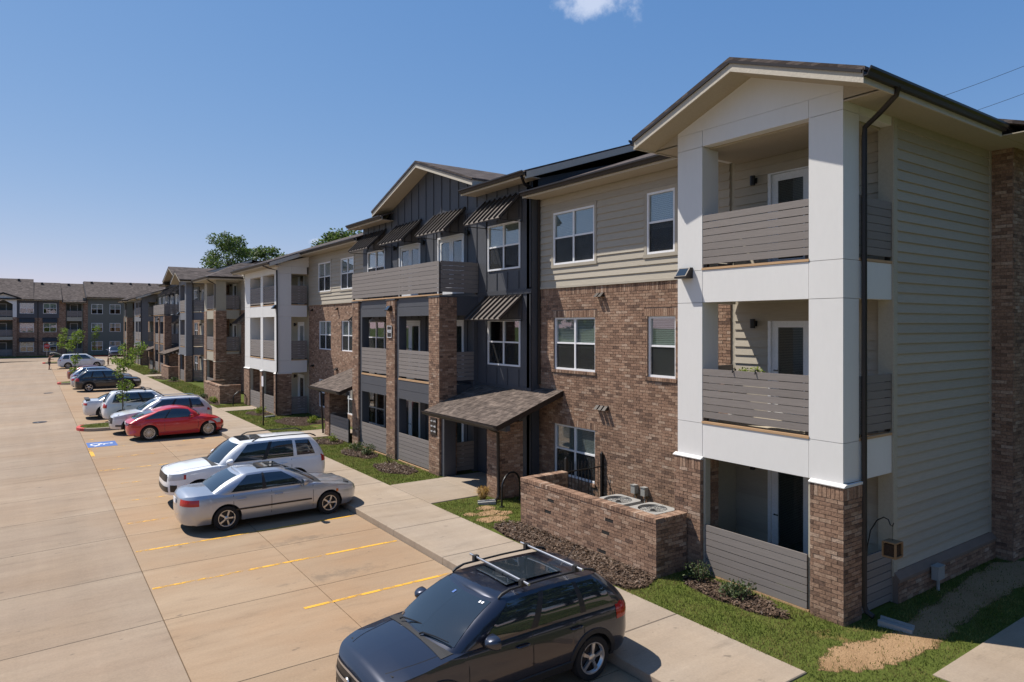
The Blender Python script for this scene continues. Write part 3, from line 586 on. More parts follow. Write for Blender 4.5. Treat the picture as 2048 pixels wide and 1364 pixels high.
def tower(p, BK, Y0, Y1, ops, pm, ztop, lod=0, X0=11.0, WX=12.75, base='brick', side=True, siding='beige', colx=.5, headtop=8.68, doors=None, brickz=2.45, left=True):
    """projecting porch tower: square columns with bands between open balconies on three floors"""
    cols = []; u = Y0
    for a, b in ops: cols.append((u, a)); u = b
    cols.append((u, Y1)); g = .004; XB = X0+colx
    cuts = [brickz, 3.13, 5.55, 6.2, headtop, ztop]
    for a, b in cols:
        for z0, z1 in zip(cuts, cuts[1:]):
            if z1 > z0: MB().box(X0, XB, a+g, b-g, z0+g, z1-g).build('panel', pm, p)
    for a, b in ops:
        for z0, z1 in ((brickz, 3.13), (5.55, 6.2), (headtop, ztop)):
            MB().box(X0+.003, X0+.22, a+g, b-g, z0+g, z1-g).build('panel', pm, p)
    if side:
        for z0, z1 in ((brickz, 3.13), (5.55, 6.2), (headtop, ztop)):
            if z1 > z0: MB().box(XB+g, WX-.12, Y0+.003, Y0+.2, z0+g, z1-g).build('panel', pm, p)
    if left:
        m = MB()
        for z0, z1 in ((brickz, 3.13), (5.55, 6.2), (headtop, ztop)):
            if z1 > z0: m.box(XB+g, WX-.1, Y1-.2, Y1-.003, z0+g, z1-g)
        m.build('panel', pm, p)
    # brick piers
    for i, (a, b) in enumerate(cols):
        if base != 'brick': break
        x0 = X0-.05; e0 = a-.04 if i == 0 else a+.0; e1 = b+.04 if i == len(cols)-1 else b-.06
        MB().box(x0, XB, e0, e1, 0, brickz-.04).build('brick_pier', 'mortar' if lod == 0 else 'brickfar', p)
        MB().prism([(x0-.03, brickz-.045), (x0-.03, brickz-.028), (X0+.002, brickz+.012), (X0+.002, brickz-.045)], 'y', e0-.02, e1+.02).box(X0+.0, XB+.02, e0-.02, e0+.03, brickz-.045, brickz-.002).build('cap_trim', pm, p)
        if lod == 0:
            BK.field(('x', x0), e0, e1, .05, brickz-.26); BK.soldier(('x', x0), e0, e1, brickz-.26, brickz-.05)
            BK.field(('y', e0), x0, XB, .05, brickz-.26); BK.soldier(('y', e0), x0, XB, brickz-.26, brickz-.05)
        if i < len(cols)-1: MB().box(X0+.05, X0+.2, b-.055, b+.035, .12, brickz-.001).build('post', 'beigetrim' if pm == 'white' else pm, p)
        if i > 0: MB().box(X0+.02, X0+.17, a-.06, a-.005, .12, brickz-.001).build('post', 'beigetrim' if pm == 'white' else pm, p)
    # decks and ceilings
    for k in (1, 2):
        MB().box(X0+.23, WX+.0, Y0+.21, Y1-.21, ZF[k]-.28, ZF[k]-.02).build('balcony_floor', 'soffit', p)
        for a, b in ops: MB().box(X0-.012, X0+.14, a-.01, b+.01, ZF[k]-.018, ZF[k]+.025).build('deck_edge', 'wood', p)
        if side: MB().box(XB, WX-.1, Y0-.01, Y0+.12, ZF[k]-.018, ZF[k]+.025).build('deck_edge', 'wood', p)
    MB().box(X0+.23, WX, Y0+.21, Y1-.21, headtop-.03, headtop+.05).build('balcony_ceiling', 'soffit', p)
    MB().box(X0-.02, WX, Y0+.02, Y1-.02, .0, .115).build('patio_slab', 'walk', p)
    for a, b in ops: MB().box(X0+.0, X0+.12, a, b, .1, .16).build('deck_edge', 'wood', p)
    for k in range(3):
        z0 = ZF[k]+(.09 if k else .04); z1 = ZF[k]+1.08 if k else 1.12
        for a, b in ops: railing(('x', X0+.03), a+.002+(.03 if k == 0 else 0), b-.002-(.05 if k == 0 else 0), z0, z1, p, lod > 0)
        if side: railing(('y', Y0+.03), XB+.002, WX-.11, z0, z1, p, lod > 0)
        if left and lod == 0: railing(('y', Y1-.05), XB+.002, WX-.02, z0, z1, p, True)
    if left and lod == 0: MB().box(XB+.005, WX, Y1-.14, Y1-.06, .12, brickz-.01).build('patio_wall', 'beigetrim', p)
    # back wall of the balconies
    F = ('x', WX+.02); holes = []
    for k in range(3):
        for d in (doors or [(Y0+1.55, Y0+2.6)]): holes.append((d[0], d[1], ZF[k], ZF[k]+2.12))
    MB_ = wall(MB(), F, Y0+.05, Y1, 0, ztop, holes, -.22, 0); MB_.build('balcony_wall', 'beigetrim' if siding == 'beige' else siding, p)
    for k in range(3):
        if lod == 0: planks(F, Y0+.12, Y1-.1, ZF[k], ZF[k]+(2.4 if k < 2 else 2.45), holes, siding, p)
        for d in (doors or [(Y0+1.55, Y0+2.6)]):
            french(F, d[0], d[1], ZF[k], ZF[k]+2.12, p, 1 if d[1]-d[0] < 1.3 else 2, lod=lod); sconce(p, WX, d[1]+.3, ZF[k]+1.98)
    return cols
def porch_roof(p, y0, y1, xe, xt, ze, sl, single, gut_end):
    zt = ze+(xt-xe)*sl; th = .05
    R = MB().prism([(xe, ze), (xt, zt), (xt, zt-.17), (xe, ze-.15)], 'y', y0+.02, y1-.02).build('porch_roof', 'bronze', p)
    # shingle courses, alternating tabs of slightly different drop
    n = int((xt-xe)/.135)+1; J = MB()
    for i in range(n):
        x0 = xe-.03+i*.135; x1 = min(x0+.2, xt); y = y0-random.uniform(0, .25)
        while y < y1:
            w = random.uniform(.16, .34); a, b = max(y, y0), min(y+w, y1); y += w
            if b-a < .02: continue
            dr = random.choice((0, 0, .012)); lift = .016 if random.random() < .5 else .010; xa = x0-dr
            m = MB() if single else J
            z = lambda x: ze+(x-xe)*sl
            m.add([(xa, a+.002, z(xa)+.004+lift*.6), (xa, b-.002, z(xa)+.004+lift*.6), (x1, b-.002, z(x1)+.004), (x1, a+.002, z(x1)+.004), (xa, a+.002, z(xa)-.002), (xa, b-.002, z(xa)-.002)], [(0, 1, 2, 3), (4, 5, 1, 0), (0, 3, 4), (1, 5, 2)])
            if single: m.build('shingle', 'shingle', R)
    if not single: J.build('shingle', 'shingle', R, kind='stuff')
    gutter(p, (xe-.035, y0, ze-.0), (xe-.035, y1, ze-.0), .11, .11)
    return R
def apartment(yo, D, label, lod, gnd=.12):
    p = thing('apartment_building', label, 'building', (12, (D['T1'][0]+D['BT'][1])/2, 0), 'apartment buildings along the drive', wc=True)
    BK = Bricks(); WX = 12.75; F = ('x', WX)
    # ---- T1
    t0, t1 = D['T1']; wR = D['wR']; cen = D['cen']; wL = D['wL']; T2 = D['T2']; mid = D['mid']; BT = D['BT']
    tower(p, BK, t0, t1, [(t0+.62, t1-.64)], D['pm'], 9.0, lod, doors=[(t0+1.62, t0+2.62)], siding='beige')
    yc = (t0+t1)/2; half = (t1-t0)/2+.66; zp = 9.97; sl = .375
    zg = lambda y: zp-.28-abs(y-yc)*sl
    MB().prism([(t0+.004, 9.0), (t1-.004, 9.0), (t1-.004, zg(t1)+.05), (yc, zg(yc)+.05), (t0+.004, zg(t0)+.05)], 'x', 11.0, 11.22).build('gable_panel', D['pm'], p)
    gable_roof(p, yc, half, 10.36, 17.2, zp, sl, soffit_to=11.0, gx=15.6)
    MB().box(11.0, 17, t0-.63, t0+.0, 8.83, 8.85).build('soffit', 'soffit', p)
    MB().box(11.0, 12.1, t1, t1+.63, 8.83, 8.85).build('soffit', 'soffit', p)
    downspout(p, [(11.35, t0-.71, 8.92), (11.36, t0-.68, 8.8), (11.5, t0-.35, 8.62), (11.55, t0-.07, 8.45), (11.55, t0-.06, 8.2), (11.55, t0-.06, .35), (11.55, t0-.1, .25), (11.55, t0-.22, .2)])
    lamp_box(p, 11.0, t1-.25, 6.16)
    for ya, yb in ((t0-.64, t0), (t1, t1+.64)): MB().prism([(ya, 8.8), (yb, 8.8), (yb, zg(yb)+.06), (ya, zg(ya)+.06)], 'x', 11.0, 11.03).build('soffit_return', 'soffit', p)
    # end wall facing the camera
    E = ('y', t0); ex = 16.85
    wall(MB(), E, WX-.12, ex, 0, 8.9, (), -.25, 0).build('end_wall', 'beigetrim', p)
    if lod == 0:
        planks(E, WX+.01, ex-.1, .68, 8.84, (), 'beige', p)
        MB().box(WX-.14, WX, t0-.034, t0+.0, .6, 8.84).build('corner_board', 'beigetrim', p); MB().box(ex-.1, ex, t0-.034, t0, .6, 8.84).build('corner_board', 'beigetrim', p)
        MB().prism([(t0-.13, .5), (t0-.13, .56), (t0-.03, .67), (t0, .67), (t0, .5)], 'x', WX-.12, ex).build('plinth_cap', 'mortar', p)
        MB().box(WX-.12, ex, t0-.1, t0, 0, .5).build('plinth', 'mortar', p); BK.field(('y', t0-.1), WX-.12, ex, .05, .5)
    MB().box(ex, 26, t0-.42, t0+2, 0, 8.9).build('brick_bay', 'brickfar' if lod else 'mortar', p)
    if lod == 0: BK.field(('x', ex), t0-.42, t0, .05, 8.88); BK.field(('y', t0-.42), ex, 18.6, .05, 8.88)
    MB().prism([(t0-1.1, 9.02), (t0+3, 10.4), (t0+3, 10.3), (t0-1.1, 8.95)], 'x', 15.7, 26).build('roof_slope', 'roof', p)
    MB().box(15.7, 26, t0-1.08, t0-1.05, 8.8, 8.97).build('fascia', 'fascia', p); gutter(p, (15.65, t0-1.09, 9.0), (26, t0-1.09, 9.0), out=(0, -1)); MB().box(15.7, 26, t0-1.05, t0-.0, 8.84, 8.86).build('soffit', 'soffit', p)
    # ---- wings
    def wing(y0, y1, wins, lower, singles, lodw, vents):
        holes = []
        for k in range(3):
            for a, b in wins:
                if k > 0 or (a, b) in lower: holes.append((a, b, SILL[k], HEAD[k]))
        wall(MB(), F, y0, y1, 0, 6.2, holes).build('brick_wall', 'mortar' if lodw == 0 else 'brickfar', p)
        wall(MB(), F, y0, y1, 6.2, 9.0, holes, -.22, -.01).build('siding_wall', D['sid'], p)
        h2 = [(a-.1, b+.1, z0-.1, z1+.1) for a, b, z0, z1 in holes if z0 > 6]
        planks(F, y0+.02, y1-.02, 6.24, 8.9, h2, D['sid'], p, lod > 0)
        MB().box(WX-.05, WX, y0, y1, 6.19, 6.245).build('water_table', D['sid'], p)
        if lodw == 0:
            lint = [(a-.1, b+.1, z1, z1+.2) for a, b, z0, z1 in holes if z1 < 6]+[(a-.06, b+.06, z0-.09, z0) for a, b, z0, z1 in holes if z1 < 6]
            BK.field(F, y0, y1, .05, 5.98, holes+lint); BK.soldier(F, y0, y1, 5.98, 6.19)
            for q in lint:
                if q[3]-q[2] > .15: BK.soldier(F, q[0], q[1], q[2], q[3])
                else: BK.soldier(F, q[0], q[1], q[2], q[3], d=.045)
        for a, b, z0, z1 in holes:
            bl = random.choice((1, .98, 1, .6)) if z0 > 1 else .95
            window(F, a, b, z0, z1, p, double=b-a > 1.2, blind=bl, lod=lodw, trim=D['sid'] if z0 > 6 else None, rec=-.02 if z0 > 6 else -.08)
        for u, z, n in vents:
            for i in range(n): vent(p, F, u-i*.17, z)
    d = wR[1]-wR[0]
    if lod == 0:
        wing(wR[0], wR[1], [(14.14, 15.96), (11.25, 12.17)], [(14.14, 15.96)], 1, 0, [(13.98, 5.93, 2), (13.98, 2.85, 3)])
    else: wing(wR[0], wR[1], [(wR[0]+.9, wR[0]+2.6)], [(wR[0]+.9, wR[0]+2.6)], 1, 1, [])
    wing(wL[0], wL[1], [(wL[0]+1.8, wL[0]+3.5), (wL[0]+4.95, wL[0]+6.8)], [(wL[0]+1.8, wL[0]+3.5), (wL[0]+4.95, wL[0]+6.8)], 1, 1, [(wL[1]-.6, 5.93, 1), (wL[1]-4.4, 5.93, 1), (wL[1]-.6, 2.85, 2), (wL[1]-4.2, 2.85, 2)])
    wing(mid[0], mid[1], [(mid[0]+1.5, mid[0]+3.3), (mid[0]+5.2, mid[0]+7)], [(mid[0]+1.5, mid[0]+3.3)], 1, 1, [])
    awning(p, F, mid[0]+5, mid[0]+7.2, 5.95, 5.2, lod=1)
    # ---- centre block
    cy = (cen[0]+cen[1])/2; CX = 12.45; G = ('x', CX); holes = []; c0, c1 = cen
    dr = [(cy-2.5, cy-.6), (cy+.8, cy+2.7)]; wn_ = [(c0+.57, c0+2.4), (c1-2.4, c1-.57)]
    for k in range(3):
        for a, b in dr: holes.append((a, b, ZF[k], ZF[k]+2.13))
        for a, b in wn_: holes.append((a, b, SILL[k], HEAD[k]-.05))
    wall(MB(), G, c0, c1, 0, 9.62, holes, -.25, 0).box(CX+.0, WX, c0+.001, c0+.25, 0, 9.62).build('board_wall', 'navy', p)
    zpk = 11.3; gs = .333; MB().prism([(cy-3.9, 9.621), (cy+3.9, 9.621), (cy+3.5, zpk-.25-3.5*gs), (cy, zpk-.25), (cy-3.5, zpk-.25-3.5*gs)], 'x', CX, CX+.25).build('gable_wall', 'navy', p)
    u = c0+.05; top = lambda y: max(9.6, min(zpk-.3-abs(y-cy)*gs, 12)) if abs(y-cy) < 4 else 9.6
    tr = MB()
    while u < c1:
        for a, b in ((6.25, top(u)), (.15, 6.05)):
            segs = spans(a, b, u, [(h[2]-.08, h[3]+.08, h[0]-.06, h[1]+.06) for h in holes])
            for s, e in segs:
                if e-s > .1: MB().box(CX-.024, CX, u-.022, u+.022, s, e).build('batten', 'navytrim', p)
        u += .615
    for z in (6.14, 9.05, 3.1):
        for s, e in spans(c0, c1, z, holes): MB().box(CX-.026, CX, s, e, z-.07, z+.07).build('trim_band', 'navytrim', p)
    for a, b, z0, z1 in holes:
        if z1-z0 > 2: french(G, a, b, z0, z1, p, 2, lod=lod)
        else: window(G, a, b, z0, z1, p, blind=.5 if z0 > 6 else 0, lod=lod, rec=-.01)
    for a, b in dr+wn_: awning(p, G, a-.12, b+.12, 9.2, 8.36, lod=lod)
    for a, b in wn_: awning(p, G, a-.12, b+.12, 6.0, 5.28, lod=lod)
    for y in (cy-2.85, cy+.45, cy+3.0): sconce(p, CX, y, 8.3)
    # centre roof: raised eaves each side and the gable between
    for a, b, rk in ((c0-.45, cy-3.2, (True, False)), (cy+3.2, c1+.45, (False, True))): shed_roof(p, a, b, CX-.55, 9.68, 18.6, .33, fascia='fascia', wallx=CX, rake=rk)
    shed_roof(p, cy-3.2, cy+3.2, CX+.3, 9.68+.85*.33, 18.6, .33, wallx=CX, rake=(False, False), gut=False, soffit=False)
    for y in (c0+.0, c1-.05): MB().prism([(CX+.05, 9.0), (18.5, 9.0), (18.5, 11.2), (CX+.05, 9.55)], 'y', y, y+.05).build('gable_end', 'navy', p)
    gable_roof(p, cy, 4.05, CX-.65, 17.6, zpk, gs, soffit_to=CX, gut=False, gx=CX+1.2)
    downspout(p, [(CX-.6, c0-.3, 9.5), (CX-.35, c0-.1, 9.35), (CX+.1, c0-.06, 9.2), (WX-.06, c0-.06, 9.0), (WX-.06, c0-.06, 3.3)])
    # open porch with columns in front of it
    X0 = 10.95; q0, q1 = cy-3.43, cy+4.03; cols = [(q0, q0+.73), (cy-.06, cy+.68), (q1-.66, q1)]
    for i, (a, b) in enumerate(cols):
        xb = X0+(.65 if i == 0 else .28)
        MB().box(X0, xb, a, b, 0, 6.02).build('brick_pier', 'mortar' if lod == 0 else 'brickfar', p)
        if lod == 0:
            BK.field(('x', X0), a, b, .05, 5.82); BK.soldier(('x', X0), a, b, 5.82, 6.02); BK.field(('y', a), X0, xb, .05, 5.82); BK.soldier(('y', a), X0, xb, 5.82, 6.02)
        MB().box(X0-.03, xb+.02, a-.03, b+.03, 6.022, 6.07).build('cap_trim', 'navytrim', p)
        if i: MB().box(X0+.06, X0+.36, a-.22, a-.016, .1, 6.0).build('post', 'navy', p)
        else: MB().box(X0+.06, X0+.5, a-.2, a-.016, .1, 2.3).build('post', 'navy', p)
    bays = [(cols[0][1], cols[1][0]-.22), (cols[1][1], cols[2][0]-.22)]
    for a, b in bays:
        for z0, z1, zz in ((2.42, 3.1, 2.75), (5.42, 6.08, 5.75)):
            MB().box(X0+.05, X0+.2, a+.003, b-.003, z0, zz-.003).build('fascia_board', 'navy', p); MB().box(X0+.045, X0+.2, a+.003, b-.003, zz+.003, z1).build('fascia_board', 'navy', p)
        for k in (0, 1): railing(('x', X0+.07), a+.01, b-.005, ZF[k]+.08, ZF[k]+1.05, p, lod > 0)
        MB().box(X0+.03, X0+.16, a, b, 3.1, 3.16).build('deck_edge', 'wood', p); MB().box(X0+.03, X0+.16, a, b, .1, .17).build('deck_edge', 'wood', p)
    for z in (3.1, 6.1): MB().box(X0+.21, CX, q0+.1, q1-.1, z-.3, z-.02).build('balcony_floor', 'navytrim', p)
    MB().box(X0, CX, q0, q1, 0, .11).build('patio_slab', 'walk', p)
    MB().box(X0-.03, X0+.1, q0-.02, q1, 6.085, 6.13).build('deck_edge', 'wood', p)
    railing(('x', X0+.0), q0+.0, q1-.02, 6.19, 7.22, p, lod > 0); railing(('y', q0-.0), X0+.03, CX-.01, 6.19, 7.22, p, lod > 0); railing(('y', q1-.03), X0+.03, CX-.01, 6.19, 7.22, p, True)
    for k in (0, 1): railing(('y', q0+.05), X0+.66, CX-.01, ZF[k]+.08, ZF[k]+1.05, p, lod > 0)
    MB().box(X0+.66, CX, q0+.02, q0+.2, 5.42, 6.08).build('fascia_board', 'navy', p); MB().box(CX-.16, CX-.01, q0+.02, q0+.2, .1, 5.42).build('post', 'navy', p)
    lamp_box(p, X0-.0, cols[1][0]+.37, 5.72, .9)
    # entry porches left and right of it
    for y0, y1, s in ((c0-1.2, q0-.02, 0), (q1+.02, c1+1.2, 1)):
        porch_roof(p, y0, y1, 10.4, WX-.02 if y0 < c0 else WX-.02, 2.34, .36, lod == 0 and s == 0, s)
        ya, yb = (y0+.62, y0+1.22) if s == 0 else (y1-1.22, y1-.62)
        MB().box(10.85, 11.7, ya, yb, 0, 2.3).build('brick_pier', 'mortar' if lod == 0 else 'brickfar', p)
        if lod == 0: BK.field(('x', 10.85), ya, yb, .05, 2.3); BK.field(('y', ya), 10.85, 11.7, .05, 2.3)
        MB().box(10.7, 10.85, y0+.05, y1-.03, 2.15, 2.31).build('porch_beam', 'navytrim', p)
        if s == 0: downspout(p, [(10.42, ya-.05, 2.28), (10.5, ya-.06, 2.18), (10.78, ya-.07, 2.05), (10.8, ya-.07, .35), (10.75, ya-.1, .22), (10.6, ya-.2, .18)])
        else:
            railing(('x', 10.9), y0+.25, ya-.05, .15, 1.15, p, lod > 0, posts=True)
            downspout(p, [(10.42, yb-.05, 2.28), (10.7, yb+.06, 2.05), (10.8, yb+.07, .2)])
    # ---- T2, mid wing, end tower
    a0, a1 = T2
    tower(p, BK, a0, a1, [(a0+.6, a0+2.9), (a0+3.4, a0+5.75)], D['pm'], 8.35, 1, doors=[(a0+.9, a0+2.0)], colx=.75, headtop=7.95, siding=D['sid'])
    shed_roof(p, a0-.65, a1+.6, 10.36, 8.5, 12.6, .36, wallx=11.0, rake=(True, True))
    downspout(p, [(10.3, a0+.35, 8.35), (10.55, a0+.1, 8.2), (10.95, a0-.03, 8.1), (10.97, a0-.06, 2.6), (10.9, a0-.1, 2.4), (10.9, a0-.1, .2)])
    lamp_box(p, 11.0, a0+.3, 6.1)
    MB().prism([(11.0, 8.352), (12.76, 8.352), (12.76, 8.95), (11.0, 8.48)], 'y', a0+.002, a0+.2).build('panel', D['pm'], p)
    b0, b1 = BT
    tower(p, BK, b0, b1, [(b0+.75, b1-.9)], D['bt'], 8.6, 1, doors=[(b0+1.5, b0+2.6)], colx=.7, siding=D['sid'], headtop=8.3)
    MB().box(10.97, 11.72, b0-.02, b0+.73, 0, 6.15).box(10.97, 11.3, b1-.88, b1+.02, 0, 6.15).build('brick_pier', 'brickfar', p)
    MB().box(11.7, WX, b0, b0+.2, 0, 2.95).build('brick_wall', 'brickfar', p)
    MB().box(11.72, 26, b1-.2, b1, 0, 8.6).build('end_wall', 'brickfar', p)
    hp = [(10.3, b0-.7, 8.6), (10.3, b1+.7, 8.6), (24, b1+.7, 8.6), (24, b0-.7, 8.6), (13.1, (b0+b1)/2, 9.9), (22, (b0+b1)/2, 9.9)]
    MB().add(hp, [(0, 4, 1), (0, 3, 5, 4), (1, 4, 5, 2), (2, 5, 3)]).build('roof', 'roof', p)
    MB().box(10.3, 10.34, b0-.7, b1+.7, 8.42, 8.59).box(10.3, 24, b0-.7, b0-.66, 8.42, 8.59).box(10.34, 24, b0-.66, b1+.7, 8.4, 8.42).build('fascia', 'fascia', p)
    gutter(p, (10.29, b0-.7, 8.62), (10.29, b1+.7, 8.62)); gutter(p, (10.3, b0-.7, 8.62), (24, b0-.7, 8.62), out=(0, -1))
    downspout(p, [(10.3, b0-.2, 8.45), (10.6, b0-.05, 8.25), (10.92, b0-.03, 8.1), (10.92, b0-.03, 6.2)])
    # main roofs over the wings
    shed_roof(p, t1+.1, c0-.001, WX-.65, 9.12, 18.6, .36, rake=(False, False)); shed_roof(p, c1+.001, b0-.8, WX-.65, 9.12, 18.6, .36, rake=(False, True))
    MB().box(14.0, 26, t0+.3, b1-.3, .1, 8.8).build('unlit_core', 'dark', p)  # solid dark core, its colour stands in for unlit rooms
    MB().box(10.98, 11.02, cols[1][0]+.2, cols[1][0]+.5, 4.5, 4.9) if False else None
    if BK.b: BK.finish(p)
    return p, cols
A_D = dict(T1=(6.1, 9.65), wR=(9.65, 16.68), cen=(16.68, 29.62), wL=(29.62, 38.0), T2=(38.0, 45.0), mid=(45, 53.3), BT=(53.3, 57.4), pm='white', sid='beige', bt='beigetrim')
B_D = dict(T1=(65.2, 68.7), wR=(68.7, 73.7), cen=(73.7, 86.64), wL=(86.64, 95.0), T2=(95, 102), mid=(102, 110.4), BT=(110.4, 114.5), pm='grey', sid='greygreen', bt='greygreen')
bldA, colsA = apartment(0, A_D, 'three storey apartment building with white gabled corner tower, brick walls and navy centre', 0)
bldB, colsB = apartment(0, B_D, 'farther three storey apartment building with grey gabled tower beyond the small lawn gap', 1)
# house number and flat directory on the centre columns
def text(body, size, loc, parent, mat, name):
    cu = bpy.data.curves.new(name, 'FONT'); cu.body = body; cu.size = size; cu.align_x = 'CENTER'; cu.align_y = 'CENTER'; cu.extrude = .003
    o = bpy.data.objects.new(name, cu); COL.objects.link(o); dg = bpy.context.evaluated_depsgraph_get(); me = bpy.data.meshes.new_from_object(o.evaluated_get(dg)); bpy.data.objects.remove(o)
    R = Matrix.Rotation(-pi/2, 4, 'Z') @ Matrix.Rotation(pi/2, 4, 'X'); me.transform(Matrix.Translation(loc) @ R); me.materials.clear(); me.materials.append(MT[mat]); return link(name, me, parent)
ym = (colsA[1][0]+colsA[1][1])/2+.02
pl = MB().box(10.905, 10.94, ym-.2, ym+.2, 4.62, 5.08).build('number_plaque', 'bronze', bldA)
MB().box(10.9, 10.904, ym-.19, ym+.19, 5.05, 5.07).box(10.9, 10.904, ym-.19, ym+.19, 4.63, 4.65).box(10.9, 10.904, ym-.19, ym-.17, 4.65, 5.05).box(10.9, 10.904, ym+.17, ym+.19, 4.65, 5.05).build('plaque_border', 'vinyl', pl)
text('4000', .17, (10.902, ym, 4.86), pl, 'vinyl', 'numerals'); 
yd = (colsA[0][0]+colsA[0][1])/2
dirp = MB().box(10.91, 10.94, yd-.2, yd+.2, 1.45, 2.02).build('directory_sign', 'bronze', bldA)
for r in range(3):
    for c in range(2): text('40%d%d' % (r+1, c+1), .075, (10.908, yd+.1-.2*c, 1.9-.17*r), dirp, 'vinyl', 'numerals')
# ------------------------------------------------------------------ far building across the end of the lot
def far_building():
    YF = 134.; F = ('y', YF); p = thing('apartment_building', 'brown brick and grey apartment building closing the far end of the lot', 'building', (0, YF, .1), None, wc=True)
    zf = (.2, 3.3, 6.4); W = []
    def win(a, b, k, dk=True): W.append((a, b, (.8, 3.95, 6.95)[k], (2.35, 5.42, 8.6)[k]))
    for k in range(3):
        for a, b in ((-1.62, .22), (1.45, 3.25), (8.1, 9.75), (10.75, 12.35), (-17.5, -15.7), (-13.5, -11.7), (-9.6, -7.8)): win(a, b, k)
    bays = [(-4.95, -2.55), (4.65, 6.75)]
    hb = [(a, b, zf[k], zf[k]+2.45) for a, b in bays for k in range(3)]
    wall(MB(), F, -30, 4.6, 0, 6.25, W+hb).build('brick_wall', 'brickfar', p)
    wall(MB(), F, -30, 3.6, 6.25, 9.2, W+hb).build('siding_wall', 'navy', p)
    wall(MB(), F, 3.6, 4.6, 6.25, 9.2, ()).build('brick_pier', 'brickfar', p)
    wall(MB(), F, 4.6, 6.9, 0, 9.2, hb, -.22, -.02).build('bay_frame', 'beigetrim', p)
    wall(MB(), F, 6.9, 22, 0, 9.6, W).build('siding_wall', 'greygreen', p)
    wall(MB(), ('y', YF-.02), 6.9, 7.6, 0, 9.2, ()).build('brick_pier', 'brickfar', p)
    for a, b, z0, z1 in W: window(F, a, b, z0, z1, p, True, .5, 1, rec=-.02, screen=False)
    for a, b in bays:
        MB().box(a-.1, b+.1, YF+1.5, YF+1.6, .1, 9).build('balcony_wall', 'greygreen', p)
        for k in range(3):
            french(('y', YF+1.5), a+.5, a+1.6, zf[k], zf[k]+2.1, p, 1, lod=1); railing(('y', YF), a, b, zf[k]+.08, zf[k]+1.05, p, True)
            MB().box(a, b, YF+.05, YF+1.5, zf[k]-.25, zf[k]).build('balcony_floor', 'beigetrim', p)
    # white gabled tower frame round the left bay
    for z0, z1 in ((5.9, 6.35), (2.75, 3.25)): MB().box(-5.0, -2.5, YF-.35, YF-.02, z0, z1).build('panel', 'beigetrim', p)
    MB().box(-2.52, -2.0, YF-.4, YF, 6.35, 9.4).box(-5.4, -4.98, YF-.4, YF, 6.35, 9.4).build('panel', 'white', p)
    MB().prism([(-5.4, 8.4), (-4.98, 8.4), (-3.7, 9.1), (-2.52, 8.4), (-2.0, 8.4), (-2.0, 9.4), (-3.7, 10.0), (-5.4, 9.4)], 'y', YF-.41, YF-.1).build('gable_panel', 'white', p)
    for a, b in ((-5.4, -4.98), (-2.52, -2.0)): MB().box(a, b, YF-.4, YF, 0, 6.35).build('brick_pier', 'brickfar', p)
    for s in (-1, 1): MB().prism([(-3.7, 10.25), (-3.7+s*2.3, 9.4), (-3.7+s*2.3, 9.22), (-3.7, 10.07)], 'y', YF-.9, YF+4).build('roof_slope', 'bronze', p)
    for k in (0, 1):
        for a, b in ((-1.62, .22), (1.45, 3.25)): awning(p, F, a-.1, b+.1, (3.05, 6.2)[k], (2.45, 5.5)[k], .6, 1)
    # roofs: ridge along X
    def roof(x0, x1, ze, yr, zr, fas):
        MB().prism([(YF-.65, ze), (yr, zr), (yr+9, ze), (yr+9, ze-.1), (YF-.65, ze-.1)], 'x', x0, x1).build('roof', 'roof', p)
        MB().box(x0, x1, YF-.67, YF-.64, ze-.2, ze-.01).build('fascia', fas, p); gutter(p, (x0, YF-.68, ze), (x1, YF-.68, ze), out=(0, -1))
        n = int((x1-x0)/3)
        for i in range(n):
            x = x0+1+i*3; MB().box(x, x+.35, yr-1.2, yr-.8, zr-.5, zr-.05).build('roof_vent', 'bronze', p)
    roof(-30, .2, 9.25, YF+9, 12.95, 'fascia'); roof(.2, 4.0, 9.2, YF+8.2, 12.4, 'fascia'); roof(4.0, 7.4, 8.9, YF+8.2, 12.35, 'fascia'); roof(7.4, 22, 9.75, YF+8, 12.8, 'fascia')
    MB().prism([(YF-.5, 9.7), (YF+8, 12.7), (YF+8, 11.9), (YF-.5, 8.9)], 'x', 7.3, 7.38).build('rake_board', 'bronze', p)
    for x in (.75, 4.58, 6.88): downspout(p, [(x, YF-.06, 9.0), (x, YF-.06, .3)], .05)
    MB().box(-30, 22, YF+1.8, YF+17, .1, 8.9).build('unlit_core', 'dark', p)  # dark core again, unlit interior given as colour
    sg = MB().lathe([(0, 0), (.42, 0), (.42, .02), (0, .02)], 8, 'y', (1.9, YF-3, 1.75)).build('stop_sign', 'redp2')
    MB().box(1.87, 1.93, YF-2.97, YF-2.91, .1, 2.0).build('post', 'steel', sg); tag(sg, 'red octagonal stop sign standing before the far building', 'sign')
    t = text('STOP', .26, (0, 0, 0), sg, 'vinyl', 'lettering'); t.data.transform(Matrix.Translation((1.9, YF-3.01, 1.75)) @ Matrix.Rotation(pi/2, 4, 'Z')); return p
MT['oldwood'] = m_wood('weathered_wood', sr(128, 100, 70), .85)
MT['redp2'] = plain('sign_red', sr(190, 40, 36), .5, .05)
far_building()
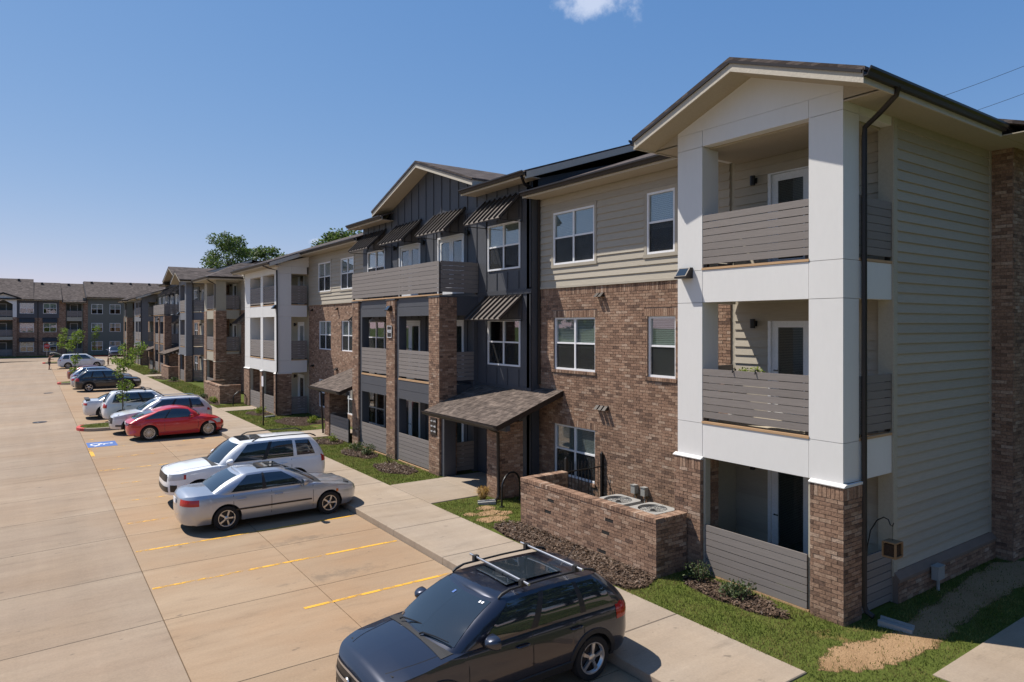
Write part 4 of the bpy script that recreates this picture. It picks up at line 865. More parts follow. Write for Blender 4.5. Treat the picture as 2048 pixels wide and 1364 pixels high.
# ------------------------------------------------------------------ brick screen walls round the condensers
def screen_wall(X, y0, y1, xr, xl, label, lod, slots=()):
    p = thing('brick_screen_wall', label, 'wall', (X+.1, (y0+y1)/2, .1), 'brick screen walls', wc=True); th = .2; zt = 1.2; m = 'mortar' if lod == 0 else 'brickfar'
    MB().box(X, X+th, y0, y1, 0, zt).build('wall_face', m, p); MB().box(X+th, xr, y0, y0+th, 0, zt).build('wall_return', m, p); MB().box(X+th, xl, y1-th, y1, 0, zt).build('wall_return', m, p)
    B = Bricks()
    if lod == 0:
        B.field(('x', X), y0, y1, .05, zt, slots); B.field(('y', y0), X, xr, .05, zt)
        B.field(('y', y1-th), X+th, xl, .05, zt)
        for s in slots: MB().box(X-.004, X+.002, s[0], s[1], s[2], s[3]).build('slot_shade', 'dark', p)  # dark plate at mortar level, painted shade of the open slot
    w = .078 if lod == 0 else .4
    n = round((y1-y0)/w)
    for i in range(n): a = y0+(y1-y0)*i/n; B.box(X-.025, X+th+.025, a+.005, a+(y1-y0)/n-.005, zt, zt+.085+random.uniform(-.003, .003))
    for yy, xx in ((y0, xr), (y1-th, xl)):
        n = max(1, round((xx-X-th)/w))
        for i in range(n): a = X+th+.03+(xx-X-th-.03)*i/n; B.box(a+.005, a+(xx-X-th-.03)/n-.005, yy-.02, yy+th+.02, zt, zt+.085)
    MB().box(X-.015, X+th+.015, y0+.002, y1-.002, zt-.002, zt+.07).build('cap_bed', 'mortar', p)
    B.finish(p, 300 if lod == 0 else 60); return p
def slot(y, z): k = round((z-.05)/.071875-.5); return (y-.12, y+.12, .05+k*.071875, .05+(k+1)*.071875)
screen_wall(10.03, 9.33, 13.88, 10.9, 11.38, 'long brick screen wall with rowlock cap and slots beside the white tower', 0, [slot(12.67, .97), slot(12.78, .69), slot(10.67, .97), slot(10.78, .69), slot(10.9, .26)])
screen_wall(9.67, 45.8, 50.5, 10.95, 10.95, 'brick screen wall in front of the beige and brick tower', 1); screen_wall(10.2, 69.2, 73.4, 11.6, 11.4, 'far brick screen wall beside the grey tower', 1)
g = thing('iron_gate', 'black iron picket gate between brick screen wall and house wall', 'gate', (12, 13.8, .12), wc=True)
for i in range(11):
    x = 11.5+i*.117; MB().tube([(x, 13.8, .2), (x, 13.8, 1.42), (x, 13.8, 1.52)], [.011, .011, .001], 6).build('picket', 'black', g)
for z in (.3, 1.25): MB().box(11.42, 12.72, 13.785, 13.815, z-.015, z+.015).build('rail', 'black', g)
for x in (11.43, 12.69): MB().box(x-.035, x+.035, 13.765, 13.835, .1, 1.6).add([(x-.035, 13.765, 1.6), (x+.035, 13.765, 1.6), (x+.035, 13.835, 1.6), (x-.035, 13.835, 1.6), (x, 13.8, 1.66)], [(0, 1, 4), (1, 2, 4), (2, 3, 4), (3, 0, 4)]).build('post', 'black', g)
def condenser(x, y, label):
    p = thing('air_conditioner', label, 'air conditioner', (x, y, .12), 'condensers behind the brick wall'); s = .4; h = .86
    MB().box(-s-.08, s+.08, -s-.08, s+.08, -.02, .05).build('pad', 'walk', p)
    b = MB().box(-s, s, -s, s, .05, h-.05); b.build('cabinet', 'ac', p)
    for sg in (-1, 1):
        for k in range(9): MB().box(-s+.04, s-.04, sg*s-.012, sg*s+.012, .12+k*.075, .16+k*.075).build('louvre', 'ac', p)
        for k in range(9): MB().box(sg*s-.012, sg*s+.012, -s+.04, s-.04, .12+k*.075, .16+k*.075).build('louvre', 'ac', p)
    n = 28; R = .33; ring = MB(); top = []
    for i in range(n):
        t = 2*pi*i/n; c, d = cos(t), sin(t); k = (s+.01)/max(abs(c), abs(d)); top.append(((c*R, d*R, h), (c*k, d*k, h), (c*k, d*k, h-.06), (c*R, d*R, h-.1)))
    ring.add([q for r in top for q in r], [f for i in range(n) for j in (((i+1) % n),) for f in ((i*4, i*4+1, j*4+1, j*4), (i*4+1, i*4+2, j*4+2, j*4+1), (i*4, j*4, j*4+3, i*4+3))]); ring.build('top_panel', 'ac', p)
    f = MB().lathe([(0, h-.1), (R, h-.1)], 28, 'z'); f.build('fan_well', 'dark', p)
    gr = MB()
    for k in range(5): gr.tube([(cos(2*pi*i/24)*(.07+k*.062), sin(2*pi*i/24)*(.07+k*.062), h+.004) for i in range(25)], .004, 4, False)
    for k in range(6): gr.tube([(cos(k*pi/3)*.05, sin(k*pi/3)*.05, h+.008), (cos(k*pi/3)*R, sin(k*pi/3)*R, h+.004)], .005, 4)
    gr.build('fan_guard', 'black', p)
    for k in range(3):
        t = k*2*pi/3; MB().add([(cos(t)*.05, sin(t)*.05, h-.07), (cos(t-.35)*.3, sin(t-.35)*.3, h-.085), (cos(t+.35)*.3, sin(t+.35)*.3, h-.055)], [(0, 1, 2)]).build('fan_blade', 'plast', p)
    MB().lathe([(0, h-.03), (.06, h-.03), (.07, h-.09)], 12, 'z').build('fan_hub', 'plast', p)
condenser(11.42, 10.75, 'grey condenser with round fan, the one nearer the white tower'); condenser(11.32, 11.75, 'grey condenser with round fan, the one nearer the iron gate')
for y, l in ((12.55, 'left'), (12.2, 'right')):
    p = thing('disconnect_box', 'small grey electric box on brick wall above the condensers, %s of two' % l, 'electric box', (12.72, y, .75), 'disconnect boxes', wc=True)
    MB().box(12.6, 12.735, y-.07, y+.07, .78, 1.0).box(12.59, 12.61, y-.075, y+.075, .98, 1.01).build('cabinet', 'ac', p); MB().tube([(12.68, y, .78), (12.68, y, .5), (12.6, y, .42), (12.2, y-.2, .4)], .016, 6).build('conduit', 'ac', p, smooth=60)
# bike racks, sign, feeder, splash blocks, electric stake
def bike_rack(x0, y0, x1, y1, label, h=.88):
    d = Vector((x1-x0, y1-y0, 0)); n = 10; c = Vector(((x0+x1)/2, (y0+y1)/2, 0)); r = d.length/2; u = d.normalized()
    pts = [Vector((x0, y0, .1))]+[c+u*(-cos(pi*i/n)*r)+Vector((0, 0, .12+h-r*.9+sin(pi*i/n)*r*.9)) for i in range(n+1)]+[Vector((x1, y1, .1))]
    tag(MB().tube(pts, .028, 10).lathe([(.075, .135), (.07, .145), (.03, .15)], 12, 'z', (x0, y0, 0)).lathe([(.075, .135), (.07, .145), (.03, .15)], 12, 'z', (x1, y1, 0)).build('bike_rack', 'black', smooth=50), label, 'bike rack', 'black hoop bike racks')
bike_rack(10.5, 15.42, 11.32, 15.72, 'black hoop bike rack on the lawn beside the near entry porch'); bike_rack(10.1, 44.2, 10.9, 44.3, 'black hoop bike rack by the second white tower, nearer the walk', .8); bike_rack(10.35, 45.1, 11.2, 45.2, 'black hoop bike rack by the second white tower, nearer the brick screen wall', .8)
sp = thing('parking_sign', 'slim dark post with small white parking sign on the lawn', 'sign', (9.35, 34.7, .12)); MB().box(-.03, .03, -.03, .03, 0, 2.45).build('post', 'bronze', sp); MB().box(-.045, -.031, -.15, .15, 1.95, 2.45).build('plate', 'vinyl', sp)
MB().box(-.049, -.0455, -.1, .1, 2.1, 2.3).build('emblem', 'bluep2', sp) if False else None
def splash(x, y, rz, label):
    p = thing('splash_block', label, 'splash block', (x, y, .125), 'concrete splash blocks', rotz=rz)
    MB().prism([(-.4, .0), (.4, 0), (.4, .05), (-.4, .09)], 'y', -.1, .1).prism([(-.4, 0), (.4, 0), (.4, .09), (-.4, .14)], 'y', .1, .17).prism([(-.4, 0), (.4, 0), (.4, .09), (-.4, .14)], 'y', -.17, -.1).build('block', 'ac', p); p.scale = (.62, .75, .7)
splash(11.62, 5.55, -1.3, 'pale splash block under the downspout of the white corner tower'); splash(10.35, 15.95, 2.6, 'pale splash block beside the near entry porch column'); splash(10.5, 37.7, pi, 'pale splash block by the second white tower')
fd = thing('bird_feeder', 'small wooden bird feeder hanging from a curved black hook', 'bird feeder', (11.6, 5.6, 1.3), wc=True)
MB().tube([(11.66, 6.06, 1.1), (11.66, 6.04, 1.35), (11.64, 5.98, 1.62), (11.62, 5.86, 1.82), (11.6, 5.74, 1.9), (11.59, 5.66, 1.88), (11.59, 5.63, 1.8), (11.6, 5.6, 1.78), (11.6, 5.58, 1.84)], .01, 6).build('hook', 'black', fd, smooth=60); MB().tube([(11.6, 5.6, 1.79), (11.6, 5.6, 1.53)], .003, 4).build('string', 'black', fd)
MB().box(11.48, 11.72, 5.49, 5.71, 1.52, 1.54).build('roof', 'oldwood', fd); MB().box(11.48, 11.72, 5.49, 5.71, 1.28, 1.31).build('tray', 'oldwood', fd)
for x, y in ((11.49, 5.5), (11.71, 5.5), (11.49, 5.7), (11.71, 5.7)): MB().box(x-.014, x+.014, y-.014, y+.014, 1.3, 1.53).build('post', 'oldwood', fd)
MB().box(11.5, 11.7, 5.515, 5.69, 1.31, 1.5).build('seed_cage', 'mulch', fd)
es = thing('electric_pedestal', 'grey electric box on a short pipe against the end wall', 'electric box', (13.9, 5.88, .12)); MB().box(-.13, .13, -.06, .06, .22, .46).box(-.14, .14, -.07, .07, .455, .475).build('cabinet', 'ac', es); MB().tube([(0, 0, 0), (0, 0, .23)], .03, 8).build('pipe', 'ac', es)
pl_ = thing('power_line', 'two thin overhead wires crossing the sky above the right roof', 'power line', (34.3, 18.7, 0), wc=True)
c_, s_ = cos(YAW), sin(YAW)
def ray(px, py, t): r = (px-1024)/1365; return Vector(((c_*r+s_)*t, (c_-s_*r)*t, 5.1-(py-650)/1365*t))
for a, b in (((1700, 252, 36), (2240, 52, 31)), ((1760, 279, 36), (2240, 110, 31))):
    P0, P1 = ray(*a), ray(*b); MB().tube([P0.lerp(P1, i/14)-Vector((0, 0, .25*4*(i/14)*(1-i/14))) for i in range(15)], .011, 5).build('wire', 'black', pl_)
P0 = ray(1720, 262, 36.2); MB().tube([(P0.x, P0.y, -.2), (P0.x, P0.y, P0.z+.5)], [.16, .11], 10).build('pole', 'bark', pl_); P1 = ray(2240, 80, 31); MB().tube([(P1.x, P1.y, -.2), (P1.x, P1.y, P1.z+.8)], [.16, .11], 10).build('pole', 'bark', pl_)
# planter, chair and clutter on the near balconies
pt = thing('planter_box', 'black planter box with flowers hooked behind the second floor balcony rail', 'planter', (11.2, 7.9, 4.0), wc=True)
MB().box(11.1, 11.26, 7.7, 8.35, 4.02, 4.2).build('box', 'black', pt)
for i, y in enumerate((7.78, 8.28)): MB().tube([(11.1, y, 4.15), (11.08, y, 4.25), (11.0, y, 4.26), (10.98, y, 4.18)], .012, 6).build('hook', 'black', pt)
def leaves(n, blobs, size, flat=.5, seed=1):
    rg = random.Random(seed); m = MB(); tot = sum(b[1][0]*b[1][1]*b[1][2] for b in blobs)
    for c, r in blobs:
        for _ in range(max(3, int(n*r[0]*r[1]*r[2]/tot))):
            while 1:
                v = Vector((rg.uniform(-1, 1), rg.uniform(-1, 1), rg.uniform(-1, 1)))
                if .15 < v.length < 1: break
            q = Vector(c)+Vector((v.x*r[0], v.y*r[1], v.z*r[2])); s = size*rg.uniform(.6, 1.3)
            a = Vector((rg.uniform(-1, 1), rg.uniform(-1, 1), rg.uniform(-1, .6)*flat)).normalized(); b = a.cross(Vector((rg.uniform(-1, 1), rg.uniform(-1, 1), rg.uniform(-1, 1)))).normalized()
            m.add([q, q+a*s*.5+b*s*.3, q+a*s, q+a*s*.5-b*s*.3], [(0, 1, 2, 3)])
    return m
leaves(160, [((11.18, 7.85, 4.24), (.1, .15, .07)), ((11.18, 8.15, 4.23), (.1, .18, .06))], .05).build('foliage', 'shruby', pt)
ch = thing('patio_chair', 'dark folding chair standing on the ground floor patio of the white tower', 'chair', (12.1, 7.15, .12))
MB().box(-.24, .24, -.24, .24, .42, .45).build('seat', 'plast', ch); MB().prism([(.2, .45), (.24, .45), (.34, .92), (.3, .92)], 'y', -.23, .23).build('backrest', 'ac', ch)
for x in (-.22, .22):
    for y in (-.22, .22): MB().tube([(x*1.1, y, 0), (x, y, .43)], .014, 6).build('leg', 'black', ch)
# ------------------------------------------------------------------ beds, grass, shrubs, trees
def blob_poly(cx, cy, rx, ry, n=22, j=.14, seed=0):
    rg = random.Random(seed); return [(cx+rx*cos(2*pi*i/n)*(1+rg.uniform(-j, j)), cy+ry*sin(2*pi*i/n)*(1+rg.uniform(-j, j))) for i in range(n)]
def inpoly(x, y, P):
    c = False; j = len(P)-1
    for i in range(len(P)):
        if (P[i][1] > y) != (P[j][1] > y) and x < (P[j][0]-P[i][0])*(y-P[i][1])/(P[j][1]-P[i][1])+P[i][0]: c = not c
        j = i
    return c
beds = [[(9.12, 9.25), (9.5, 9.1), (10.02, 9.32), (10.02, 13.9), (9.7, 14.25), (9.25, 14.0), (9.1, 13.2), (9.14, 11.5), (9.08, 10.2)],
        blob_poly(10.5, 7.95, .36, 1.1, seed=3), blob_poly(10.3, 21.7, .6, 1.15, seed=4), blob_poly(10.35, 25.1, .55, 1.2, seed=5), blob_poly(10.3, 28.3, .6, .85, seed=6),
        blob_poly(10.4, 39.6, .6, 1.2, seed=7), blob_poly(11.3, 35.2, 1.2, 1.8, seed=8), blob_poly(9.45, 48.3, .5, 3.0, seed=9), blob_poly(9.9, 71.5, .6, 2.6, seed=10), blob_poly(10.3, 78.5, .6, 2, seed=11), blob_poly(10.3, 66.8, .6, 1.3, seed=12)]
dirt = [(9.37, 5.52), (9.94, 5.68), (10.52, 5.6), (11.05, 5.41), (11.77, 5.44), (12.63, 5.55), (14.42, 5.67), (16.45, 5.8), (17.17, 5.5), (15.67, 5.1), (14.13, 5.15), (12.48, 5.06), (11.37, 4.94), (10.57, 4.99), (9.82, 5.19)]
def ragged(P, j, seed, n=6):
    rg = random.Random(seed); out = []
    for (a, b), (c, d) in zip(P, P[1:]+P[:1]):
        for i in range(n): t = i/n; out.append((a+(c-a)*t+rg.uniform(-j, j), b+(d-b)*t+rg.uniform(-j, j)))
    return out
dirtR = ragged(dirt, .05, 4)
def soil(P, grow, name='bare_soil'):
    n = len(P); out = []; inn = []; A = sum(P[i][0]*P[(i+1) % n][1]-P[(i+1) % n][0]*P[i][1] for i in range(n)); sg = 1 if A > 0 else -1
    for i in range(n):
        a, b, c = P[i-3 if n > 30 else i-1], P[i], P[(i+(3 if n > 30 else 1)) % n]; dx, dy = c[0]-a[0], c[1]-a[1]; l = sqrt(dx*dx+dy*dy) or 1; nx, ny = dy/l*sg, -dx/l*sg
        out.append((b[0]+nx*grow, b[1]+ny*grow)); inn.append(b)
    m = MB().add([(*q, .1275) for q in out]+[(*q, .1295) for q in inn], [(i, (i+1) % n, n+(i+1) % n, n+i) for i in range(n)]+[tuple(range(n, 2*n))]); o = m.build(name, 'soil'); o['kind'] = 'structure'
    at = o.data.attributes.new('edge', 'FLOAT', 'POINT'); at.data.foreach_set('value', [0.]*n+[.75]*n)
soil(dirtR, .13, 'dirt_patch'); spots = []
for cx, cy, rx, ry, sd in ((9.9, 15.1, .3, .22, 1), (9.65, 14.6, .35, .2, 2), (10.1, 15.6, .2, .15, 3), (10.2, 14.9, .22, .13, 7), (9.4, 15.3, .12, .1, 8)):
    q = blob_poly(cx, cy, rx, ry, 20, .3, sd); spots.append(q); soil(q, .1)
chips = MB(); rg = random.Random(5)
for i, b in enumerate(beds):
    n = len(b); cx = sum(q[0] for q in b)/n; cy = sum(q[1] for q in b)/n
    m = MB(); rings = [(1, .127), (.85, .15), (.45, .165)]
    m.add([(cx+(q[0]-cx)*k, cy+(q[1]-cy)*k, z) for k, z in rings for q in b]+[(cx, cy, .17)], [(r*n+j, r*n+(j+1) % n, (r+1)*n+(j+1) % n, (r+1)*n+j) for r in range(2) for j in range(n)]+[(2*n+j, 2*n+(j+1) % n, 3*n) for j in range(n)])
    o = m.build('mulch_bed', 'mulch'); o['kind'] = 'structure'
    xs = [q[0] for q in b]; ys = [q[1] for q in b]; cnt = int((max(xs)-min(xs))*(max(ys)-min(ys))*(1300 if cy < 16 else 420 if cy < 32 else 60))
    for _ in range(cnt):
        x, y = rg.uniform(min(xs), max(xs)), rg.uniform(min(ys), max(ys))
        if not inpoly(x, y, b): continue
        l = rg.uniform(.01, .036); w = l*rg.uniform(.25, .6); t = rg.uniform(0, pi); u = Vector((cos(t), sin(t), rg.uniform(-.5, .5)))*l; v = Vector((-sin(t), cos(t), rg.uniform(-.6, .6)))*w
        c = Vector((x, y, .165+rg.uniform(0, .02))); chips.add([c-u-v, c+u-v, c+u+v, c-u+v], [(0, 1, 2, 3)])
o = chips.build('mulch_chips', 'chip'); o['kind'] = 'stuff'; o['label'] = 'shredded brown bark chips covering the planting beds'
paths = [(9.05, 12.5, 16.75, 19.5), (9.05, 12.5, 29.6, 31.8), (9.05, 12.8, 41.5, 43.5), (9.05, 12.5, 73.9, 76.6), (10.4, 18, -3, 4.53), (10.0, 10.95, 9.3, 13.9)]
gr = MB(); V = gr.v; Fc = gr.f
def blades(x0, x1, y0, y1, dens, hgt, wid):
    for _ in range(int((x1-x0)*(y1-y0)*dens)):
        x, y = rg.uniform(x0, x1), rg.uniform(y0, y1)
        if any(a < x < b and c < y < d for a, b, c, d in paths): continue
        if y < 57 and any(inpoly(x, y, b) for b in beds): continue
        if (y < 6.2 and inpoly(x, y, dirtR) or 14 < y < 16 and any(inpoly(x, y, s) for s in spots)) and rg.random() < (.84 if y < 6.2 else .7): continue
        h = hgt*rg.uniform(.5, 1.25); t = rg.uniform(0, pi); cx, sy = cos(t)*wid, sin(t)*wid; lx, ly = rg.uniform(-.6, .6)*h, rg.uniform(-.6, .6)*h; n = len(V)
        V.extend(((x-cx, y-sy, .12), (x+cx, y+sy, .12), (x+lx, y+ly, .12+h))); Fc.append((n, n+1, n+2))
blades(9.0, 17, 3.2, 6.0, 900, .05, .008); blades(7.1, 9.1, 2.5, 5.5, 900, .05, .008); blades(9.0, 10.98, 6.0, 9.35, 1200, .055, .008); blades(9.0, 12.5, 13.9, 16.7, 900, .05, .009)
blades(9.02, 10.98, 19.5, 29.6, 800, .05, .011); blades(9.02, 11.2, 31.8, 45, 420, .055, .015); blades(9.02, 11, 50.5, 67, 200, .06, .022); blades(9.02, 11, 70, 95, 90, .07, .035)
blades(1.95, 7, 38.5, 40.1, 420, .07, .016)
o = gr.build('grass', 'blade'); o['kind'] = 'stuff'; o['label'] = 'short green turf along the walk and in front of the patios'
def shrub(x, y, r, h, label, mat='shrub', n=420, seed=1, size=.06, name='shrub', cat='shrub', loose=False):
    p = thing(name, label, cat, (x, y, .13)); rg2 = random.Random(seed)
    bl = [((rg2.uniform(-.5, .5)*r, rg2.uniform(-.5, .5)*r, h*rg2.uniform(.3, .7)), (r*.6, r*.6, h*.38)) for _ in range(6)]
    leaves(n, bl, size, 1, seed).build('foliage', mat, p); st = MB()
    for i in range(7):
        t = 2*pi*i/7; st.tube([(0, 0, 0), (cos(t)*r*.35, sin(t)*r*.35, h*.5), (cos(t)*r*.7, sin(t)*r*.7, h*.85)], [.01, .007, .003], 5)
    st.build('stems', 'bark', p)
shrub(10.55, 8.7, .3, .42, 'loose grey green shrub in the bed at the left of the white tower patio', n=420, seed=2, size=.05); shrub(10.55, 7.75, .36, .36, 'spreading dark green shrub in the bed below the patio boards', n=600, seed=3, size=.055)
shrub(10.55, 24.6, .34, .4, 'low dark evergreen shrub before the left bay of the centre porch', n=500, seed=4); shrub(10.5, 25.6, .38, .32, 'low spreading evergreen next to the navy corner post', n=500, seed=5); shrub(10.55, 22.75, .26, .36, 'thin twiggy shrub at the foot of the middle column', n=120, seed=6, size=.04)
shrub(10.5, 28.1, .24, .36, 'small yellow green shrub by the left entry porch', 'shruby', 260, 7); shrub(10.45, 39.4, .3, .5, 'rounded bright green shrub under the second white tower', 'shruby', 320, 8, .08); shrub(11.6, 34.2, .32, .42, 'rounded green shrub in the bed before the left brick wall', 'shruby', 260, 9, .08)
shrub(9.45, 46.6, .38, .4, 'yellow green shrub before the brick screen wall of the beige tower', 'shruby', 260, 10, .1); shrub(9.5, 49.6, .3, .35, 'small dark shrub at the far end of the brick screen wall', 'shrub', 200, 11, .1); shrub(10.2, 78, .5, .5, 'dark shrub before the far grey building porch', 'shrub', 220, 12, .12); shrub(10.3, 66.5, .35, .4, 'dark shrub at the foot of the grey tower', 'shrub', 200, 13, .12)
og = thing('ornamental_grass', 'dry tan ornamental grass clump beside the porch column', 'grass clump', (10.45, 16.3, .12)); m = MB(); rg3 = random.Random(3)
for i in range(340):
    t = rg3.uniform(0, 2*pi); r = rg3.uniform(.05, .32); h = rg3.uniform(.2, .42); a = Vector((cos(t)*.05, sin(t)*.05, 0)); b = Vector((cos(t)*r*.6, sin(t)*r*.6, h)); c = Vector((cos(t)*r, sin(t)*r, h*rg3.uniform(.5, 1))); w = Vector((-sin(t), cos(t), 0))*.006
    m.add([a-w, a+w, b+w, c, b-w], [(0, 1, 2, 4), (4, 2, 3)])
m.build('blades', 'straw', og)
def limb(m, a, b, r0, r1, bend=.1, seed=0, n=5):
    rg2 = random.Random(seed); a = Vector(a); b = Vector(b); L = (b-a).length; o = Vector((rg2.uniform(-1, 1), rg2.uniform(-1, 1), rg2.uniform(-.3, .3)))*L*bend
    m.tube([a.lerp(b, i/n)+o*sin(pi*i/n) for i in range(n+1)], [r0+(r1-r0)*i/n for i in range(n+1)], 6)
def sapling(x, y, h, label, blobs, seed, n=900, size=.13):
    p = thing('young_tree', label, 'tree', (x, y, .14), 'saplings in the parking islands'); t = MB(); limb(t, (0, 0, 0), (.08, .05, h*.96), .032, .006, .03, seed, 8)
    rg2 = random.Random(seed)
    for c, r in blobs:
        z0 = max(.7, c[2]-.5); limb(t, (.05*z0/h, 0, z0), c, .014, .004, .1, rg2.randint(0, 99))
        for k in range(3): limb(t, c, (c[0]+rg2.uniform(-1, 1)*r[0]*.8, c[1]+rg2.uniform(-1, 1)*r[1]*.8, c[2]+rg2.uniform(-.3, 1)*r[2]*.8), .006, .002, .1, k)
    t.build('trunk', 'bark', p, smooth=60); leaves(n, blobs, size, .9, seed).build('crown', 'leafy', p)
sapling(3.75, 39.4, 4.1, 'slender young tree with bright leaves in the near parking island', [((.0, 0, 1.35), (.28, .28, .25)), ((.1, .1, 1.95), (.38, .38, .3)), ((-.15, 0, 2.6), (.3, .3, .3)), ((.1, -.1, 3.05), (.4, .4, .35)), ((.55, .2, 3.5), (.35, .35, .35)), ((.8, .1, 3.85), (.28, .28, .26)), ((0, 0, 3.7), (.26, .26, .35)), ((-.3, .1, 3.2), (.25, .25, .25))], 3, 1000)
sapling(3.0, 70.6, 4.6, 'slender young tree in the middle parking island before the minivan', [((0, 0, 1.0), (.4, .4, .4)), ((.1, .1, 2.0), (.4, .4, .5)), ((-.3, 0, 3.2), (.45, .45, .5)), ((.2, 0, 3.9), (.5, .5, .55)), ((.4, 0, 4.3), (.35, .35, .35))], 5, 750, .17)
sapling(8.2, 130.3, 4.9, 'pale young tree standing before the far grey building', [((0, 0, 2.2), (.4, .4, .7)), ((.3, 0, 3.3), (.6, .6, .6)), ((.5, 0, 4.3), (.6, .6, .6))], 6, 420, .2)
sapling(3.2, 109.6, 4.8, 'pale young tree in the far parking island by the drive', [((0, 0, 2.4), (.5, .5, .6)), ((.2, 0, 3.3), (.6, .6, .6)), ((.3, 0, 4.2), (.5, .5, .5))], 9, 420, .2)
def big_tree(x, y, h, w, label, seed, n=13000, lean=0, size=.38):
    p = thing('tree', label, 'tree', (x, y, -.15), 'tall trees behind the buildings'); rg2 = random.Random(seed); t = MB(); limb(t, (0, 0, 0), (lean, 0, h*.62), .34, .16, .04, seed, 8); bl = []
    for i in range(110):
        a = rg2.uniform(0, 2*pi); zf = rg2.uniform(.25, .97); z = h*zf; k = w*(.35+.65*sin(pi*min(1, max(0, (zf-.15)/.86))))*sqrt(rg2.uniform(.05, 1)); c = (cos(a)*k+lean*z/h, sin(a)*k, z); r = rg2.uniform(.10, .26)*w
        bl.append((c, (r*1.1, r*1.1, r*.95)))
        if i % 2 == 0: z0 = min(h*.6, z*.72); limb(t, (lean*z0/h, 0, z0), c, .1, .02, .08, i)
        for k in range(2): limb(t, c, (c[0]+rg2.uniform(-1.2, 1.2)*r, c[1]+rg2.uniform(-1.2, 1.2)*r, c[2]+rg2.uniform(0, 1)*r), .03, .01, .1, k)
    t.build('trunk', 'bark', p, smooth=60); leaves(n, bl, size, .8, seed).build('crown', 'leafd', p); return p
big_tree(28.5, 128, 21.6, 5.2, 'broad dark tree rising behind the roofs, the leftmost and tallest', 11); big_tree(33, 138, 20.5, 4.2, 'dark tree just right of the tallest tree behind the roofs', 15, 8000)
big_tree(29.5, 106, 17.2, 3.8, 'rounded tree behind the hipped tower roof', 12, 8000); big_tree(31, 80, 17.0, 4.4, 'tree topping out above the left wing eave of the near building', 13, 8000); big_tree(31.5, 93, 15.6, 3.2, 'low thin tree left of the one above the left wing eave', 14, 1800)
# unseen trees added beyond building and drive, to darken shade and feed window reflections
wd = MB(); tk = MB(); rgw = random.Random(21)
for i, (x, y) in enumerate(((4, -17), (10, -12), (16, -10), (22, -11), (28, -9), (34, -12), (38, -5), (13, -17), (25, -18), (-46, 2), (-49, 13), (-45, 24), (-50, 36), (-46, 48), (-49, 61), (-45, 74), (-50, 88))):
    h = rgw.uniform(14, 18); limb(tk, (x, y, -.2), (x, y, h*.7), .32, .12, .04, i, 6); bl = []
    for k in range(26):
        a = rgw.uniform(0, 2*pi); zf = rgw.uniform(.22, .95); q = 4.6*(.4+.6*sin(pi*min(1, (zf-.1)/.9)))*sqrt(rgw.random()); bl.append(((x+cos(a)*q, y+sin(a)*q, h*zf), (1.4, 1.4, 1.0)))
    m_ = leaves(2600, bl, .75, .8, 50+i); n_ = len(wd.v); wd.v += m_.v; wd.f += [tuple(j+n_ for j in f_) for f_ in m_.f]
o = wd.build('added_woods', 'leafd'); o['kind'] = 'stuff'; o['label'] = 'unseen leafy trees added for shade and reflections beyond the end of the building and across the drive'
tk.build('trunks', 'bark', o, smooth=60)
